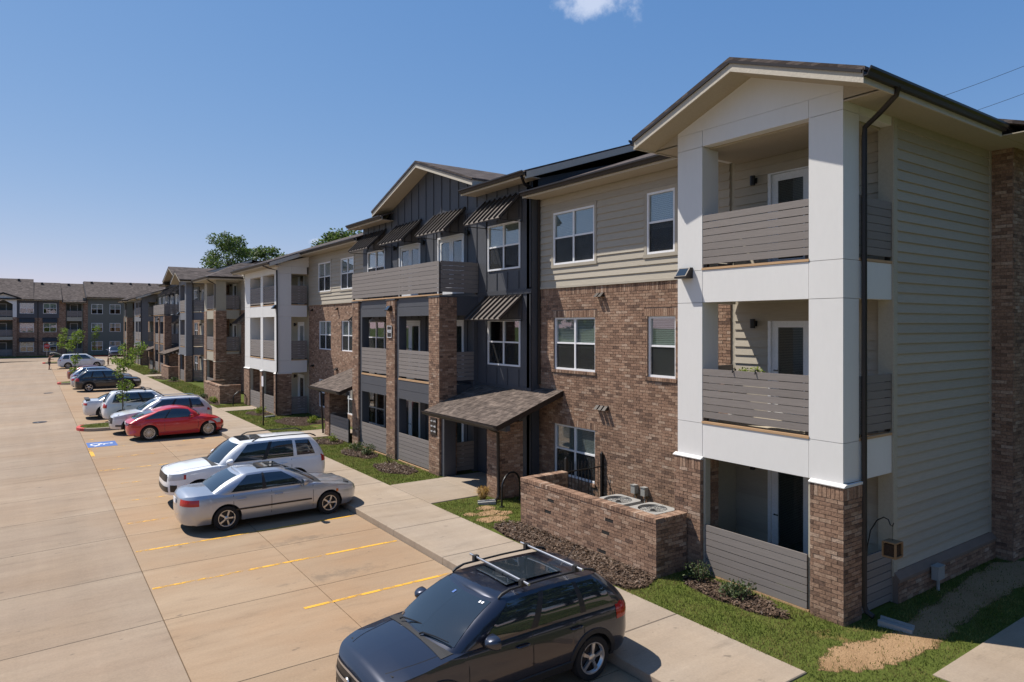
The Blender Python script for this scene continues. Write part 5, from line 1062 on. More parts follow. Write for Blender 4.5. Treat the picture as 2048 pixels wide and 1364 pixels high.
# ------------------------------------------------------------------ vehicles
KS = .955      # metres of this lot per real metre (the survey above runs 4.5 % short)
def lerpl(pts, x):
    if x <= pts[0][0]: return pts[0][1]
    for (a, b), (c, d) in zip(pts, pts[1:]):
        if x <= c:
            t = (x-a)/(c-a) if c > a else 0; t = t*t*(3-2*t)*.35+t*.65; return b+(d-b)*t
    return pts[-1][1]
class Car:
    """local frame: nose at x=-L/2, wheels on z=0; half body mirrored in y"""
    def __init__(s, label, cat, x, y, nose, paint, L, W, H, wb, fo, tr, top, belt, cab, wins, name='parked_car', Rf=.75, Rr=.55, nf=2.7, nr=3.0, rock=.24, tumble=.2, tilt=0, spokes=5, rimm='rim', group='cars parked in the row', clad=False, cabw=.06, rimr=.66, nose_in=.05, arc=.03):
        s.L, s.W, s.H, s.wb, s.fo, s.tr = L, W, H, wb, fo, tr; s.top = top; s.belt = belt; s.rock = rock; s.Rf, s.Rr, s.nf, s.nr = Rf, Rr, nf, nr; s.w = W/2; s.nose_in = nose_in
        s.p = thing(name, label, cat, (x, y, .006), group, rotz=(0 if nose == 'w' else pi)+tilt); s.p.scale = (KS, KS, KS); s.paint = paint; s.Ra = tr*1.17; s.xw = (fo, fo+wb); s.cab = cab; s.tumble = tumble; s.cabw = cabw; s.clad_ = clad; s.arc = arc
        s.body(); s.cabin(wins); s.wheels(spokes, rimm, rimr)
        if clad: s.cladding()
    def P(s, t):
        w, L = s.w, s.L
        if t < 1: th = t*pi/2; x, y = s.Rf*(1-cos(th)**(2/s.nf)), w*max(sin(th), 0)**(2/s.nf)
        elif t <= 2: x, y = s.Rf+(t-1)*(L-s.Rf-s.Rr), w
        else: th = (3-t)*pi/2; x, y = L-s.Rr*(1-max(cos(th), 0)**(2/s.nr)), w*max(sin(th), 0)**(2/s.nr)
        return x, y*(1-.025*((x-L*.5)/(L*.5))**2)
    def N(s, t):
        a, b = s.P(max(0, t-.004)), s.P(min(3, t+.004)); dx, dy = b[0]-a[0], b[1]-a[1]; l = sqrt(dx*dx+dy*dy) or 1; return -dy/l, dx/l
    def T(s, x): return 1+(x-s.Rf)/(s.L-s.Rf-s.Rr)
    def inset(s, z):
        b = s.belt; r = s.rock
        return lerpl([(r-.1, .10), (r, .07), (r+.14, .02), (r+.32, .0), (b-.16, .012), (b-.04, .035), (b+.0, .06), (b+.2, .16)], z)
    def S(s, t, z, off=0, sg=1):
        x, y = s.P(t); n = s.N(t); d = s.inset(z)-off
        if t < 1: d += s.nose_in*(1-t)*max(0, (z-.45)/.4)
        return ((x-n[0]*d)-s.L/2, sg*(max(y-n[1]*d, 0) if n[1] > 0 else max(y-n[1]*d, 0)), z)
    def zlow(s, x):
        z = s.rock+(.0 if .3 < x < s.L-.3 else .02)
        for xw in s.xw:
            d = abs(x-xw)
            if d < s.Ra: z = max(z, s.tr+sqrt(max(0, s.Ra**2-d*d)))
        return z
    def ztop(s, x): return lerpl(s.top, x)
    def ts(s):
        out = [i/14 for i in range(15)]; xs = [s.Rf+(s.L-s.Rf-s.Rr)*i/46 for i in range(1, 46)]
        for xw in s.xw:
            for i in range(17): xs.append(xw-s.Ra*cos(pi*i/16))
            xs += [xw-s.Ra-.002, xw+s.Ra+.002]
        out += [s.T(x) for x in xs if s.Rf < x < s.L-s.Rr]; out += [2+i/12 for i in range(13)]
        for xw in s.xw:            # arches that reach into the rounded ends
            for e in (-s.Ra, s.Ra):
                x = xw+e
                if x < s.Rf or x > s.L-s.Rr:
                    lo, hi = (0, 1) if x < s.Rf else (2, 3)
                    for _ in range(30):
                        md = (lo+hi)/2; lo, hi = (md, hi) if s.P(md)[0] < x else (lo, md)
                    out += [lo-.003, lo+.003]
        return sorted(t for t in set(out) if 0 <= t <= 3)
    def body(s):
        ts = s.ts(); fr = (0, .12, .25, .4, .55, .7, .82, .9, .96, 1)
        for sg in (1, -1):
            m = MB(); cols = []
            for t in ts:
                x = s.P(t)[0]; a, b = s.zlow(x), s.ztop(x); b = max(b, a+.03); cols.append([s.S(t, a+(b-a)*f, 0, sg) for f in fr])
            m.grid(cols); tp = []
            for c in cols:
                e = Vector(c[-1]); cr = min(.06, abs(e.y)*.075); tp.append([tuple((e.x, e.y*(1-q), e.z+cr*(1-(1-q)**2.2))) for q in (0, .06, .15, .35, .6, .8, 1)])
            m.grid(tp); m.build('body_side', s.paint, s.p, smooth=42)
        z = s.rock; m = MB().box(-s.L/2+.35, s.L/2-.3, -s.w+.23, s.w-.23, z-.03, s.belt-.12); m.build('underbody', 'plast', s.p)
    def cab_pts(s, sg):
        x0, x1, x2, x3 = s.cab; wb = s.w-s.cabw; wr = s.w-s.cabw-s.tumble; out = []; zb = s.belt; zr = s.H-.055
        sag = lambda f: -.05*f*f
        def add(bx, by, rx, ry, u): out.append((Vector((bx-s.L/2, sg*by, min(zb, s.ztop(bx)+.02) if 0 else zb)), Vector((rx-s.L/2, sg*ry, zr-s.arc*((rx-(x1+x2)/2)/((x2-x1)/2))**2)), u))
        for i in range(7):
            f = i/6; add(x0+.16*f*f, wb*.9*f, x1+.10*f*f, wr*.9*f, f)
        add(x0+.16+.1, wb*.965, x1+.1+.04, wr*.955, 1.15); add(x0+.16+.24, wb, x1+.1+.12, wr, 1.3)
        bx0, bx1 = x0+.40, x3-.30; rx0, rx1 = x1+.22, x2-.14
        for i in range(1, 15): f = i/15; add(bx0+(bx1-bx0)*f, wb, rx0+(rx1-rx0)*f, wr, 1.3+1.4*f)
        add(bx1, wb*.99, rx1, wr*.985, 2.7); add(x3-.14, wb*.94, x2-.06, wr*.93, 2.85)
        for i in range(6, -1, -1): f = i/6; add(x3-.08*f*f, wb*.86*f, x2-.04*f*f, wr*.86*f, 3+(1-f))
        return out
    def cab_at(s, cp, u, v, off=0.):
        for (a, b, ua), (c, d, ub) in zip(cp, cp[1:]):
            if u <= ub+1e-6:
                t = (u-ua)/(ub-ua) if ub > ua else 0; B = a.lerp(c, t); R = b.lerp(d, t); break
        q = B.lerp(R, v); bul = .05*4*v*(1-v); c0 = Vector((0, 0, 0))
        tx = (c-a).normalized() if (c-a).length > 1e-6 else Vector((1, 0, 0)); n = tx.cross((R-B).normalized())
        mid = Vector((q.x, q.y, 0)); ce = Vector(((s.cab[0]+s.cab[3])/2-s.L/2, 0, 0))
        if n.dot(mid-ce) < 0: n = -n
        n.normalize(); return q+n*(bul+off)
    def cabin(s, wins):
        x0, x1, x2, x3 = s.cab; s.cp = {}
        for sg in (1, -1):
            cp = s.cab_pts(sg); s.cp[sg] = cp; us = sorted({q[2] for q in cp}); m = MB(); rows = []
            for u in us: rows.append([tuple(s.cab_at(cp, u, v)) for v in (-.16, 0, .15, .35, .55, .75, .9, 1)])
            m.grid(rows); rf = []
            for r in rows:
                e = Vector(r[-1]); k = min(1, abs(e.y)/(s.w-.25)); rf.append([(e.x, e.y*(1-q), e.z+.055*k*(1-(1-q)**2)*1.0) for q in (0, .08, .2, .45, .7, 1)])
            m.grid(rf); m.build('cabin', s.paint, s.p, smooth=38)
            for nm, ua, ub, va, vb in wins:
                if nm in ('windshield', 'rear_window'): continue
                q = MB(); k = 10; q.grid([[tuple(s.cab_at(cp, ua+(ub-ua)*i/k, va+(vb-va)*j/5, .006)) for j in range(6)] for i in range(k+1)]); q.build(nm, 'carglass', s.p, smooth=40)
        sw = [w_ for w_ in wins if w_[0] == 'side_window']
        for i in range(len(sw)-1 if s.clad_ else 1):
            for sg in (1, -1): q = MB(); q.grid([[tuple(s.cab_at(s.cp[sg], u_, .05+.87*j/5, .005)) for j in range(6)] for u_ in (sw[i][2], (sw[i][2]+sw[i+1][1])/2, sw[i+1][1])]); q.build('pillar_trim', 'plast', s.p)
        for nm, ua, ub, va, vb in wins:
            if nm in ('windshield', 'rear_window'):
                q = MB()
                for sg in (1, -1): q.grid([[tuple(s.cab_at(s.cp[sg], ua+(ub-ua)*i/9, va+(vb-va)*j/5, .006)) for j in range(6)] for i in range(10)])
                q.build(nm, 'carglass', s.p, smooth=40)
    def wheels(s, n, rimm, rimr):
        r = s.tr; w = .105; k = ('wh', round(r, 3), n, rimm, rimr)
        if k not in Car.cache:
            ty = MB().lathe([(r*rimr, -w*.9), (r*.8, -w), (r*.94, -w*.97), (r*.985, -w*.8), (r, -w*.4), (r, w*.4), (r*.985, w*.8), (r*.94, w*.97), (r*.8, w), (r*rimr, w*.9)], 36, 'y').mesh('tyre', 'tyre', 35)
            hub = MB().lathe([(0, w*.35), (r*rimr*.5, w*.35), (r*rimr*.98, w*.25), (r*rimr*.98, -w*.6), (0, -w*.6)], 28, 'y').mesh('wheel', 'rimdk', 35)
            q = MB().lathe([(r*rimr*.88, w*.72), (r*rimr*.93, w*.93), (r*rimr*1.0, w*.95), (r*rimr*1.01, w*.8), (r*rimr*.88, w*.4)], 36, 'y'); R = r*rimr*.92
            for i in range(n):
                t = 2*pi*i/n+.3; a0, a1 = (.34, .13) if n <= 6 else (.16, .085); c1 = .24*R
                def pp(rad, ang, yy): return (rad*cos(ang), yy, rad*sin(ang))
                q.add([pp(c1, t-a0, w*.85), pp(c1, t+a0, w*.85), pp(R, t+a1, w*.8), pp(R, t-a1, w*.8), pp(c1, t-a0, w*.45), pp(c1, t+a0, w*.45), pp(R, t+a1, w*.5), pp(R, t-a1, w*.5)], BOXF)
            q.lathe([(0, w*.95), (.2*R, w*.93), (.3*R, w*.82), (.3*R, w*.3)], 20, 'y'); Car.cache[k] = (hub, ty, q.mesh('rim', rimm, 35))
        hub, ty, rim = Car.cache[k]
        for xw in s.xw:
            for sg in (1, -1):
                o = link('wheel', hub, s.p, loc=(xw-s.L/2, sg*(s.w-.135), r), rot=(0, random.uniform(0, 6), 0 if sg > 0 else pi)); link('tyre', ty, o); link('rim', rim, o)
    cache = {}
    def patch(s, name, t0, t1, z0, z1, mat, off=.006, both=True, sgs=(1, -1), n=8, sl=0., smooth=40):
        for sg in (sgs if both else (sgs[0],)):
            q = MB(); q.grid([[s.S(t0+(t1-t0)*i/n, z0+(z1-z0)*j/3+sl*i/n, off if 0 < i < n and 0 < j < 3 else off*.4, sg) for j in range(4)] for i in range(n+1)]); q.build(name, mat, s.p, smooth=smooth)
    def cpatch(s, name, t1, z0, z1, mat, off=.008, rear=False, n=8):      # across the centre of nose or tail
        q = MB(); a = 3-t1 if rear else 0
        for sg in (1, -1): q.grid([[s.S((3-t1*i/n if rear else t1*i/n), z0+(z1-z0)*j/3, off, sg) for j in range(4)] for i in range(n+1)])
        q.build(name, mat, s.p, smooth=40)
    def seams(s, xs, z1=None):
        for x in xs:
            t = s.T(x); s.patch('door_seam', t, s.T(x+.011), s.rock+.08, s.belt-.03, 'plast', .012, n=1, smooth=None)
    def handles(s, xs, mat, z=None):
        z = z or s.belt-.14
        for x in xs:
            for sg in (1, -1):
                a = Vector(s.S(s.T(x), z, .0, sg)); b = Vector(s.S(s.T(x+.2), z, 0, sg)); o = Vector((0, sg*.035, 0))
                MB().tube([a, a+o*.9, a.lerp(b, .2)+o*1.2, a.lerp(b, .8)+o*1.2, b+o*.9, b], [.012, .014, .016, .016, .014, .012], 8).build('door_handle', mat, s.p, smooth=60)
    def mirrors(s, x, mat, z=None):
        z = z or s.belt+.1
        for sg in (1, -1):
            c = Vector((x-s.L/2, sg*(s.w+.11), z)); rows = []
            for i in range(9):
                a = i/8; k = (sin(pi*min(1, a*1.0+.0)*.5))**.5 if a < 1 else 1
                rows.append([(c.x-.1+.17*a, c.y+.13*k*(abs(cos(2*pi*j/16))**.6)*(1 if cos(2*pi*j/16) > 0 else -1), c.z+.088*k*(abs(sin(2*pi*j/16))**.6)*(1 if sin(2*pi*j/16) > 0 else -1)) for j in range(17)])
            M_ = MB().grid(rows).build('mirror', mat, s.p, smooth=60); MB().beam((c.x+.02, sg*(s.w-.1), s.belt+.0), (c.x+.02, c.y-sg*.07, c.z-.05), .09, .045).build('arm', 'plast', M_)
            e = rows[-1]; MB().add([(q[0]-.004, c.y+(q[1]-c.y)*.93, c.z+(q[2]-c.z)*.93) for q in e[:-1]], [tuple(range(16))]).build('glass', 'carglass', M_)
    def rails(s, x0, x1, mat='plast', h=.05, y=None, r=.016):
        y = y or s.w-s.cabw-s.tumble-.04; z = s.H-.035
        for sg in (1, -1):
            yy = sg*y; a, b = x0-s.L/2, x1-s.L/2
            MB().tube([(a, yy, z-.03), (a+.06, yy, z+.01), (a+.2, yy, z+h), ((a+b)/2, yy, z+h+.012), (b-.2, yy, z+h), (b-.06, yy, z+.01), (b, yy, z-.03)], [r, r*1.5, r*1.1, r, r*1.1, r*1.5, r], 8).build('roof_rail', mat, s.p, smooth=60)
    def bars(s, xs, z, over, mat='steel'):
        y = s.w-s.cabw-s.tumble-.04
        for x in xs:
            b = MB().tube([(x-s.L/2, -y-over, z), (x-s.L/2, y+over, z)], .02, 10).build('rack_bar', mat, s.p, smooth=60)
            for sg in (1, -1): MB().box(x-s.L/2-.045, x-s.L/2+.045, sg*y-.035, sg*y+.035, z-.07, z+.025).build('clamp', 'plast', b)
    def top_pt(s, x, f, off=.004, sg=1):
        lo, hi = 0, 3
        for _ in range(34):
            md = (lo+hi)/2; lo, hi = (md, hi) if s.P(md)[0] < x else (lo, md)
        e = Vector(s.S(lo, s.ztop(s.P(lo)[0]), 0, sg)); cr = min(.06, abs(e.y)*.075); return (e.x, e.y*(1-f), e.z+cr*(1-(1-f)**2.2)+off)
    def hood(s, x0, x1, f=.2):
        for sg in (1, -1): MB().tube([s.top_pt(x0+(x1-x0)*i/8, f+.12*(1-i/8), -.002, sg) for i in range(9)], .007, 4).build('hood_seam', 'plast', s.p)
        q = MB()
        for sg in (1, -1): q.grid([[s.top_pt(x, f_, .006, sg) for f_ in (.1, .3, .5, .75, 1)] for x in (x1-.01, x1+.08, x1+.18)])
        q.build('cowl', 'plast', s.p)
    def plate(s, front=False):
        x = (-s.L/2-.012) if front else s.L/2+.004
        MB().box(x, x+.008, -.15, .15, .55 if front else .72, .7 if front else .87).build('licence_plate', 'vinyl', s.p)
    def cladding(s, lip=.06, mat='plast'):
        for sg in (1, -1):
            for xw in s.xw:
                q = MB(); rows = []
                for i in range(25):
                    a = -.18+(pi+.36)*i/24; row = []
                    for r_, of in ((s.Ra-.012, -.02), (s.Ra-.01, .014), (s.Ra+lip, .016), (s.Ra+lip+.008, .0)):
                        x = xw-r_*cos(a); z = max(s.tr+r_*sin(a), s.rock-.02); x = min(max(x, .05), s.L-.05)
                        if s.Rf <= x <= s.L-s.Rr: t = s.T(x)
                        else:
                            lo, hi = (0, 1) if x < s.Rf else (2, 3)
                            for _ in range(26):
                                md = (lo+hi)/2; lo, hi = (md, hi) if s.P(md)[0] < x else (lo, md)
                            t = lo
                        row.append(s.S(t, z, of, sg))
                    rows.append(row)
                q.grid(rows).build('arch_trim', mat, s.p, smooth=40)
            xa, xb = s.xw[0]+s.Ra+.0, s.xw[1]-s.Ra
            q = MB(); q.grid([[s.S(s.T(xa+(xb-xa)*i/8), z, of, sg) for z, of in ((s.rock-.03, -.02), (s.rock-.02, .02), (s.rock+.11, .02), (s.rock+.125, .0))] for i in range(9)]); q.build('sill_trim', mat, s.p, smooth=40)
def wset(kind):
    ws = ('windshield', 0, .97, .06, .93); rw = ('rear_window', 3.08, 4, .12, .9)
    if kind == 'suv': return [ws, ('side_window', 1.36, 1.80, .07, .9), ('side_window', 1.87, 2.30, .07, .9), ('side_window', 2.36, 2.66, .1, .88), rw]
    if kind == 'sedan': return [ws, ('side_window', 1.34, 1.98, .07, .88), ('side_window', 2.05, 2.56, .07, .88), rw]
    if kind == 'coupe': return [ws, ('side_window', 1.34, 2.05, .07, .88), ('side_window', 2.09, 2.6, .09, .84), rw]
navyp = m_paint('graphite_paint', sr(40, 44, 58), .5, .3, .02); silver = m_paint('silver_paint', sr(176, 180, 188), .65, .34, .02); whitepaint = m_paint('white_car_paint', sr(226, 228, 230), 0, .4); redpaint = m_paint('red_car_paint', sr(196, 20, 28), 0, .35)
blackp = m_paint('black_car_paint', sr(22, 25, 34), .3, .3); pearl = m_paint('pearl_paint', sr(208, 208, 208), .2, .35); bluep_ = m_paint('blue_grey_paint', sr(84, 94, 118), .5, .35)
# nearest: dark crossover with rack bars, nose to the drive
c = Car('dark graphite crossover with silver roof rack bars, nearest the camera', 'car', 5.32, 8.16, 'w', navyp, 4.45, 1.80, 1.58, 2.635, .9, .335, [(0, .66), (.06, .78), (.2, .86), (.6, .93), (1.15, 1.0), (1.4, 1.02), (3.6, 1.04), (4.05, 1.06), (4.3, 1.04), (4.45, .98)], 1.03, (1.02, 1.85, 3.85, 4.37), wset('suv'), name='crossover_car', Rf=.72, Rr=.5, nf=3.0, nr=3.3, rock=.3, tumble=.17, spokes=5, clad=True, tilt=.0, rimr=.7, nose_in=.08)
c.seams((1.35, 2.4, 3.35)); c.handles((2.12, 3.1), navyp); c.mirrors(1.62, navyp); c.rails(1.98, 3.8, 'plast', .05); c.bars((2.4, 3.4), 1.665, .16); c.plate()
c.hood(.3, 1.0); c.patch('headlight', .6, .95, .7, .81, 'lamp', .008, sl=.05); c.cpatch('grille', .42, .52, .76, 'black', .006); c.cpatch('grille_bar', .4, .63, .665, 'steel', .018); c.cpatch('lower_intake', .5, .32, .46, 'black', .006); c.cpatch('grille_surround', .44, .765, .79, 'steel', .016)
c.patch('taillight', 2.02, 2.6, .82, 1.06, 'tail', .014)
em = MB().lathe([(0, -.02), (.07, -.015), (.08, 0)], 16, 'x', (-2.2, 0, .645)); em.build('badge', 'steel', c.p)
for ya in (-.1, .5): MB().tube([(-1.2, ya, 1.075), (-1.17, ya-.04, 1.1), (-1.115, ya-.3, 1.125), (-1.06, ya-.56, 1.13)], [.014, .012, .009, .007], 6).build('wiper', 'black', c.p)
MB().tube([(-2.22+3.75, -.0, 1.555), (-2.22+3.95, 0, 1.75)], [.006, .002], 5).build('antenna', 'black', c.p)
sun_roof = MB().add([(x-2.225, y, 1.586+.012*(1-(y/.55)**2)-.02*((x-2.75)/.6)**2) for x in (2.25, 2.6, 2.95, 3.3) for y in (-.42, -.2, 0, .2, .42)], [(i*5+j, i*5+j+1, (i+1)*5+j+1, (i+1)*5+j) for i in range(3) for j in range(4)]); sun_roof.build('sunroof', 'carglass', c.p, smooth=40)
MB().box(-1.0, -.995, -.02, .02, 1.3, 1.33) if 0 else None
for nm, sg, u, v, du, dv, mt in (('sticker', 1, .12, .80, .07, .07, 'bluep'), ('sticker', -1, .72, .84, .05, .045, 'vinyl'), ('sticker', -1, .80, .84, .05, .045, 'vinyl')):
    MB().add([tuple(c.cab_at(c.cp[sg], a, b, .012)) for a, b in ((u, v), (u+du, v), (u+du, v+dv), (u, v+dv))], [(0, 1, 2, 3)]).build(nm, mt, c.p)
# silver sedan, nose to the kerb
c = Car('silver four door sedan parked nose to the kerb', 'car', 5.2, 18.72, 'e', silver, 4.81, 1.82, 1.45, 2.74, .98, .32, [(0, .56), (.06, .66), (.25, .74), (.8, .84), (1.35, .93), (3.9, .97), (4.4, .97), (4.7, .95), (4.81, .88)], .93, (1.2, 2.12, 3.35, 4.18), wset('sedan'), name='sedan', Rf=.85, Rr=.6, rock=.22, tumble=.2, spokes=5)
c.hood(.35, 1.2); c.seams((1.45, 2.58, 3.55)); c.handles((2.3, 3.25), silver); c.mirrors(1.72, silver); c.plate(); c.patch('headlight', .5, .97, .6, .73, 'lamp', .006, sl=.05); c.patch('marker', .955, .985, .62, .7, 'amber', .012); c.patch('taillight', 2.1, 2.75, .72, .88, 'tail', .008); c.cpatch('grille', .34, .5, .6, 'black', .004)
for sg in (1, -1): q = MB(); q.grid([[c.S(c.T(1.5+2.0*i/6), z, .012, sg) for z in (.5, .54)] for i in range(7)]); q.build('side_moulding', 'bronze', c.p)
MB().add([(x-2.405, y, 1.454-.03*((x-2.6)/.6)**2) for x in (2.2, 2.55, 2.85) for y in (-.38, 0, .38)], [(i*3+j, i*3+j+1, (i+1)*3+j+1, (i+1)*3+j) for i in range(2) for j in range(2)]).build('sunroof', 'carglass', c.p)
# white off-road suv, nose to the drive
c = Car('white boxy off road SUV with black roof rails, nose to the drive', 'SUV', 5.25, 21.5, 'w', whitepaint, 4.83, 1.92, 1.80, 2.79, .93, .385, [(0, .8), (.05, .92), (.2, 1.0), (.7, 1.08), (1.35, 1.14), (4.2, 1.18), (4.6, 1.18), (4.83, 1.1)], 1.15, (1.3, 2.05, 4.35, 4.76), wset('suv'), name='suv', Rf=.62, Rr=.42, nf=3.2, rock=.4, tumble=.16, spokes=6, clad=False, rimm='rimdk')
c.hood(.3, 1.28); c.seams((1.5, 2.55, 3.6)); c.handles((2.25, 3.25), whitepaint); c.mirrors(1.72, whitepaint); c.rails(2.45, 4.45, 'plast', .07); c.plate(); c.patch('headlight', .45, .97, .84, 1.02, 'lamp', .012, sl=.02); c.patch('marker', .95, .985, .87, 1.0, 'tail', .016); c.cpatch('grille', .38, .8, 1.0, 'black', .006); c.cpatch('lower_intake', .45, .5, .66, 'black', .006); c.patch('fog_surround', .55, .8, .52, .72, 'black', .008); c.patch('taillight', 2.15, 2.6, .95, 1.25, 'tail', .012)
MB().add([(x-2.415, y, 1.80-.02*((x-2.6)/.6)**2) for x in (2.15, 2.5, 2.85) for y in (-.42, 0, .42)], [(i*3+j, i*3+j+1, (i+1)*3+j+1, (i+1)*3+j) for i in range(2) for j in range(2)]).build('sunroof', 'carglass', c.p)
# red rounded coupe, nose to the kerb
c = Car('red rounded two door hatchback with white spoked wheels', 'car', 5.42, 34.62, 'e', redpaint, 4.28, 1.81, 1.49, 2.54, .85, .34, [(0, .52), (.06, .64), (.3, .78), (.8, .9), (1.25, .97), (2.8, .99), (3.3, .97), (3.8, .88), (4.15, .76), (4.28, .62)], .93, (1.05, 1.5, 3.1, 4.14), wset('coupe'), name='hatchback', arc=.16, Rf=.95, Rr=.85, nf=2.3, nr=2.3, rock=.22, tumble=.24, spokes=16, rimr=.7)
c.seams((1.3, 2.75)); c.mirrors(1.62, redpaint); c.plate(); c.patch('headlight', .5, .95, .6, .8, 'lamp', .012); c.patch('taillight', 2.2, 2.55, .62, .78, 'tail', .012); c.cladding(.07, redpaint); c.cpatch('lower_intake', .45, .3, .42, 'black', .004)
# white crossover beside it, nose to the drive
c = Car('white crossover parked between the red hatchback and the island, nose to the drive', 'SUV', 5.15, 36.95, 'w', pearl, 4.69, 1.84, 1.70, 2.705, .94, .36, [(0, .7), (.06, .82), (.25, .92), (.8, 1.02), (1.35, 1.08), (4.2, 1.14), (4.5, 1.14), (4.69, 1.08)], 1.09, (1.15, 2.05, 4.1, 4.62), wset('suv'), name='suv', Rf=.8, Rr=.5, rock=.28, tumble=.19, spokes=5, clad=True)
c.seams((1.4, 2.5, 3.5)); c.handles((2.2, 3.2), 'steel'); c.mirrors(1.7, pearl); c.rails(2.1, 4.0, 'steel', .05); c.plate(); c.patch('headlight', .42, .97, .76, .9, 'lamp', .01, sl=.05); c.cpatch('grille', .38, .55, .84, 'black', .006); c.cpatch('grille_bar', .2, .6, .66, 'steel', .016); c.patch('fog_surround', .55, .85, .42, .5, 'black', .008); c.patch('taillight', 2.1, 2.6, .96, 1.18, 'tail', .012)
# beyond the island
c = Car('white boxy SUV parked nose to the kerb just beyond the near island', 'SUV', 5.05, 41.35, 'e', whitepaint, 4.44, 1.81, 1.72, 2.62, .9, .35, [(0, .78), (.06, .9), (.3, .98), (1.2, 1.06), (3.9, 1.08), (4.3, 1.08), (4.44, 1.0)], 1.07, (1.1, 1.85, 4.0, 4.38), wset('suv'), name='suv', Rf=.6, Rr=.42, rock=.28, tumble=.15, spokes=6)
c.seams((1.35, 2.4, 3.4)); c.handles((2.1, 3.1), 'plast'); c.mirrors(1.6, 'plast'); c.rails(1.9, 3.8); c.bars((2.4, 3.3), 1.79, .02, 'plast'); c.plate(); c.patch('headlight', .5, .97, .72, .88, 'lamp'); c.patch('taillight', 2.25, 2.72, .86, 1.1, 'tail', .012)
c = Car('white sports sedan with black boot spoiler beyond the boxy SUV', 'car', 4.65, 43.95, 'e', pearl, 5.05, 1.89, 1.48, 3.05, .98, .36, [(0, .66), (.08, .78), (.4, .86), (1.4, .98), (4.1, 1.03), (4.6, 1.04), (4.95, 1.03), (5.05, .95)], .99, (1.45, 2.3, 3.5, 4.45), wset('sedan'), name='sedan', Rf=.6, Rr=.42, nr=3.6, rock=.22, tumble=.22)
c.seams((1.6, 2.75, 3.75)); c.handles((2.45, 3.5), pearl); c.mirrors(1.9, pearl); c.plate(); c.patch('taillight', 2.25, 2.85, .8, .93, 'tail', .01); MB().box(2.18, 2.42, -.72, .72, 1.1, 1.135).box(2.25, 2.35, -.6, -.5, 1.0, 1.1).box(2.25, 2.35, .5, .6, 1.0, 1.1).build('spoiler', 'plast', c.p); c.patch('headlight', .5, .97, .66, .78, 'lamp')
c = Car('black crossover with bright wheels parked nose to the kerb', 'SUV', 4.88, 61.9, 'e', blackp, 4.77, 1.84, 1.70, 2.86, .93, .37, [(0, .74), (.06, .86), (.3, .95), (1.3, 1.06), (4.1, 1.1), (4.55, 1.1), (4.77, 1.0)], 1.08, (1.2, 2.05, 4.05, 4.66), wset('suv'), name='suv', Rf=.75, Rr=.5, rock=.28, tumble=.19, spokes=5, clad=True)
c.seams((1.45, 2.55, 3.6)); c.handles((2.25, 3.3), 'steel'); c.mirrors(1.75, blackp); c.rails(2.1, 4.0, 'steel'); c.plate(); c.patch('taillight', 2.15, 2.65, .86, 1.1, 'tail', .012); c.patch('headlight', .5, .97, .72, .88, 'lamp')
c = Car('silver sedan half hidden behind the black crossover', 'car', 4.72, 64.7, 'e', silver, 4.7, 1.8, 1.45, 2.74, .95, .33, [(0, .56), (.06, .66), (.25, .76), (1.35, .93), (3.9, .97), (4.5, .97), (4.7, .9)], .93, (1.2, 2.1, 3.3, 4.15), wset('sedan'), name='sedan'); c.patch('taillight', 2.1, 2.7, .72, .9, 'tail', .01); c.plate(); c.seams((1.45, 2.5, 3.5))
c = Car('silver wagon with roof rails between the black crossover and the middle island', 'SUV', 4.85, 67.35, 'e', silver, 4.75, 1.84, 1.68, 2.74, .95, .35, [(0, .7), (.06, .8), (.3, .9), (1.3, 1.02), (4.1, 1.06), (4.55, 1.06), (4.75, .98)], 1.04, (1.2, 2.05, 3.95, 4.66), wset('suv'), name='suv'); c.patch('taillight', 2.1, 2.7, .88, 1.06, 'tail', .01); c.rails(2.1, 3.9, 'plast'); c.plate(); c.mirrors(1.7, silver); c.patch('headlight', .5, .97, .7, .84, 'lamp'); c.seams((1.45, 2.5, 3.5))
c = Car('dark red car parked just beyond the middle island', 'car', 4.75, 73.6, 'e', m_paint('maroon_paint', sr(120, 30, 38), .2, .35), 4.6, 1.8, 1.48, 2.7, .95, .33, [(0, .56), (.06, .66), (.25, .76), (1.35, .95), (3.9, 1.0), (4.4, 1.0), (4.6, .9)], .95, (1.2, 2.1, 3.4, 4.3), wset('sedan'), name='sedan'); c.patch('taillight', 2.1, 2.7, .76, .92, 'tail', .01); c.plate()
c = Car('white minivan with its rear liftgate raised', 'minivan', 4.82, 95.9, 'e', whitepaint, 5.08, 1.98, 1.78, 3.03, .98, .36, [(0, .72), (.06, .84), (.3, .95), (1.1, 1.1), (4.5, 1.12), (4.9, 1.1), (5.08, 1.0)], 1.1, (.95, 1.95, 4.55, 5.0), wset('suv'), name='minivan', rock=.26, tumble=.18, spokes=6)
c.seams((1.5, 2.7, 3.9)); c.handles((2.4, 2.95), whitepaint); c.mirrors(1.6, whitepaint); c.patch('taillight', 2.15, 2.6, .95, 1.2, 'tail', .012); c.patch('headlight', .5, .97, .72, .9, 'lamp'); c.plate()
lg = MB(); rows = []
for i in range(9):
    f = i/8; rows.append([(2.15+1.15*f, y*(.78-.06*f), 1.72+.26*sin(f*2.2)+.02*(1-(y)**2)) for y in (-1, -.7, -.35, 0, .35, .7, 1)])
lg.grid(rows); lg.grid([[(a, b, z-.07) for a, b, z in r] for r in rows]); lg.build('liftgate', whitepaint, c.p, smooth=50)
c = Car('black car just beyond the white minivan', 'car', 4.9, 98.9, 'e', blackp, 4.7, 1.8, 1.5, 2.74, .95, .33, [(0, .6), (.06, .7), (.25, .8), (1.35, .98), (3.9, 1.0), (4.5, 1.0), (4.7, .9)], .97, (1.2, 2.1, 3.4, 4.3), wset('sedan'), name='sedan'); c.patch('headlight', .5, .97, .64, .78, 'lamp')
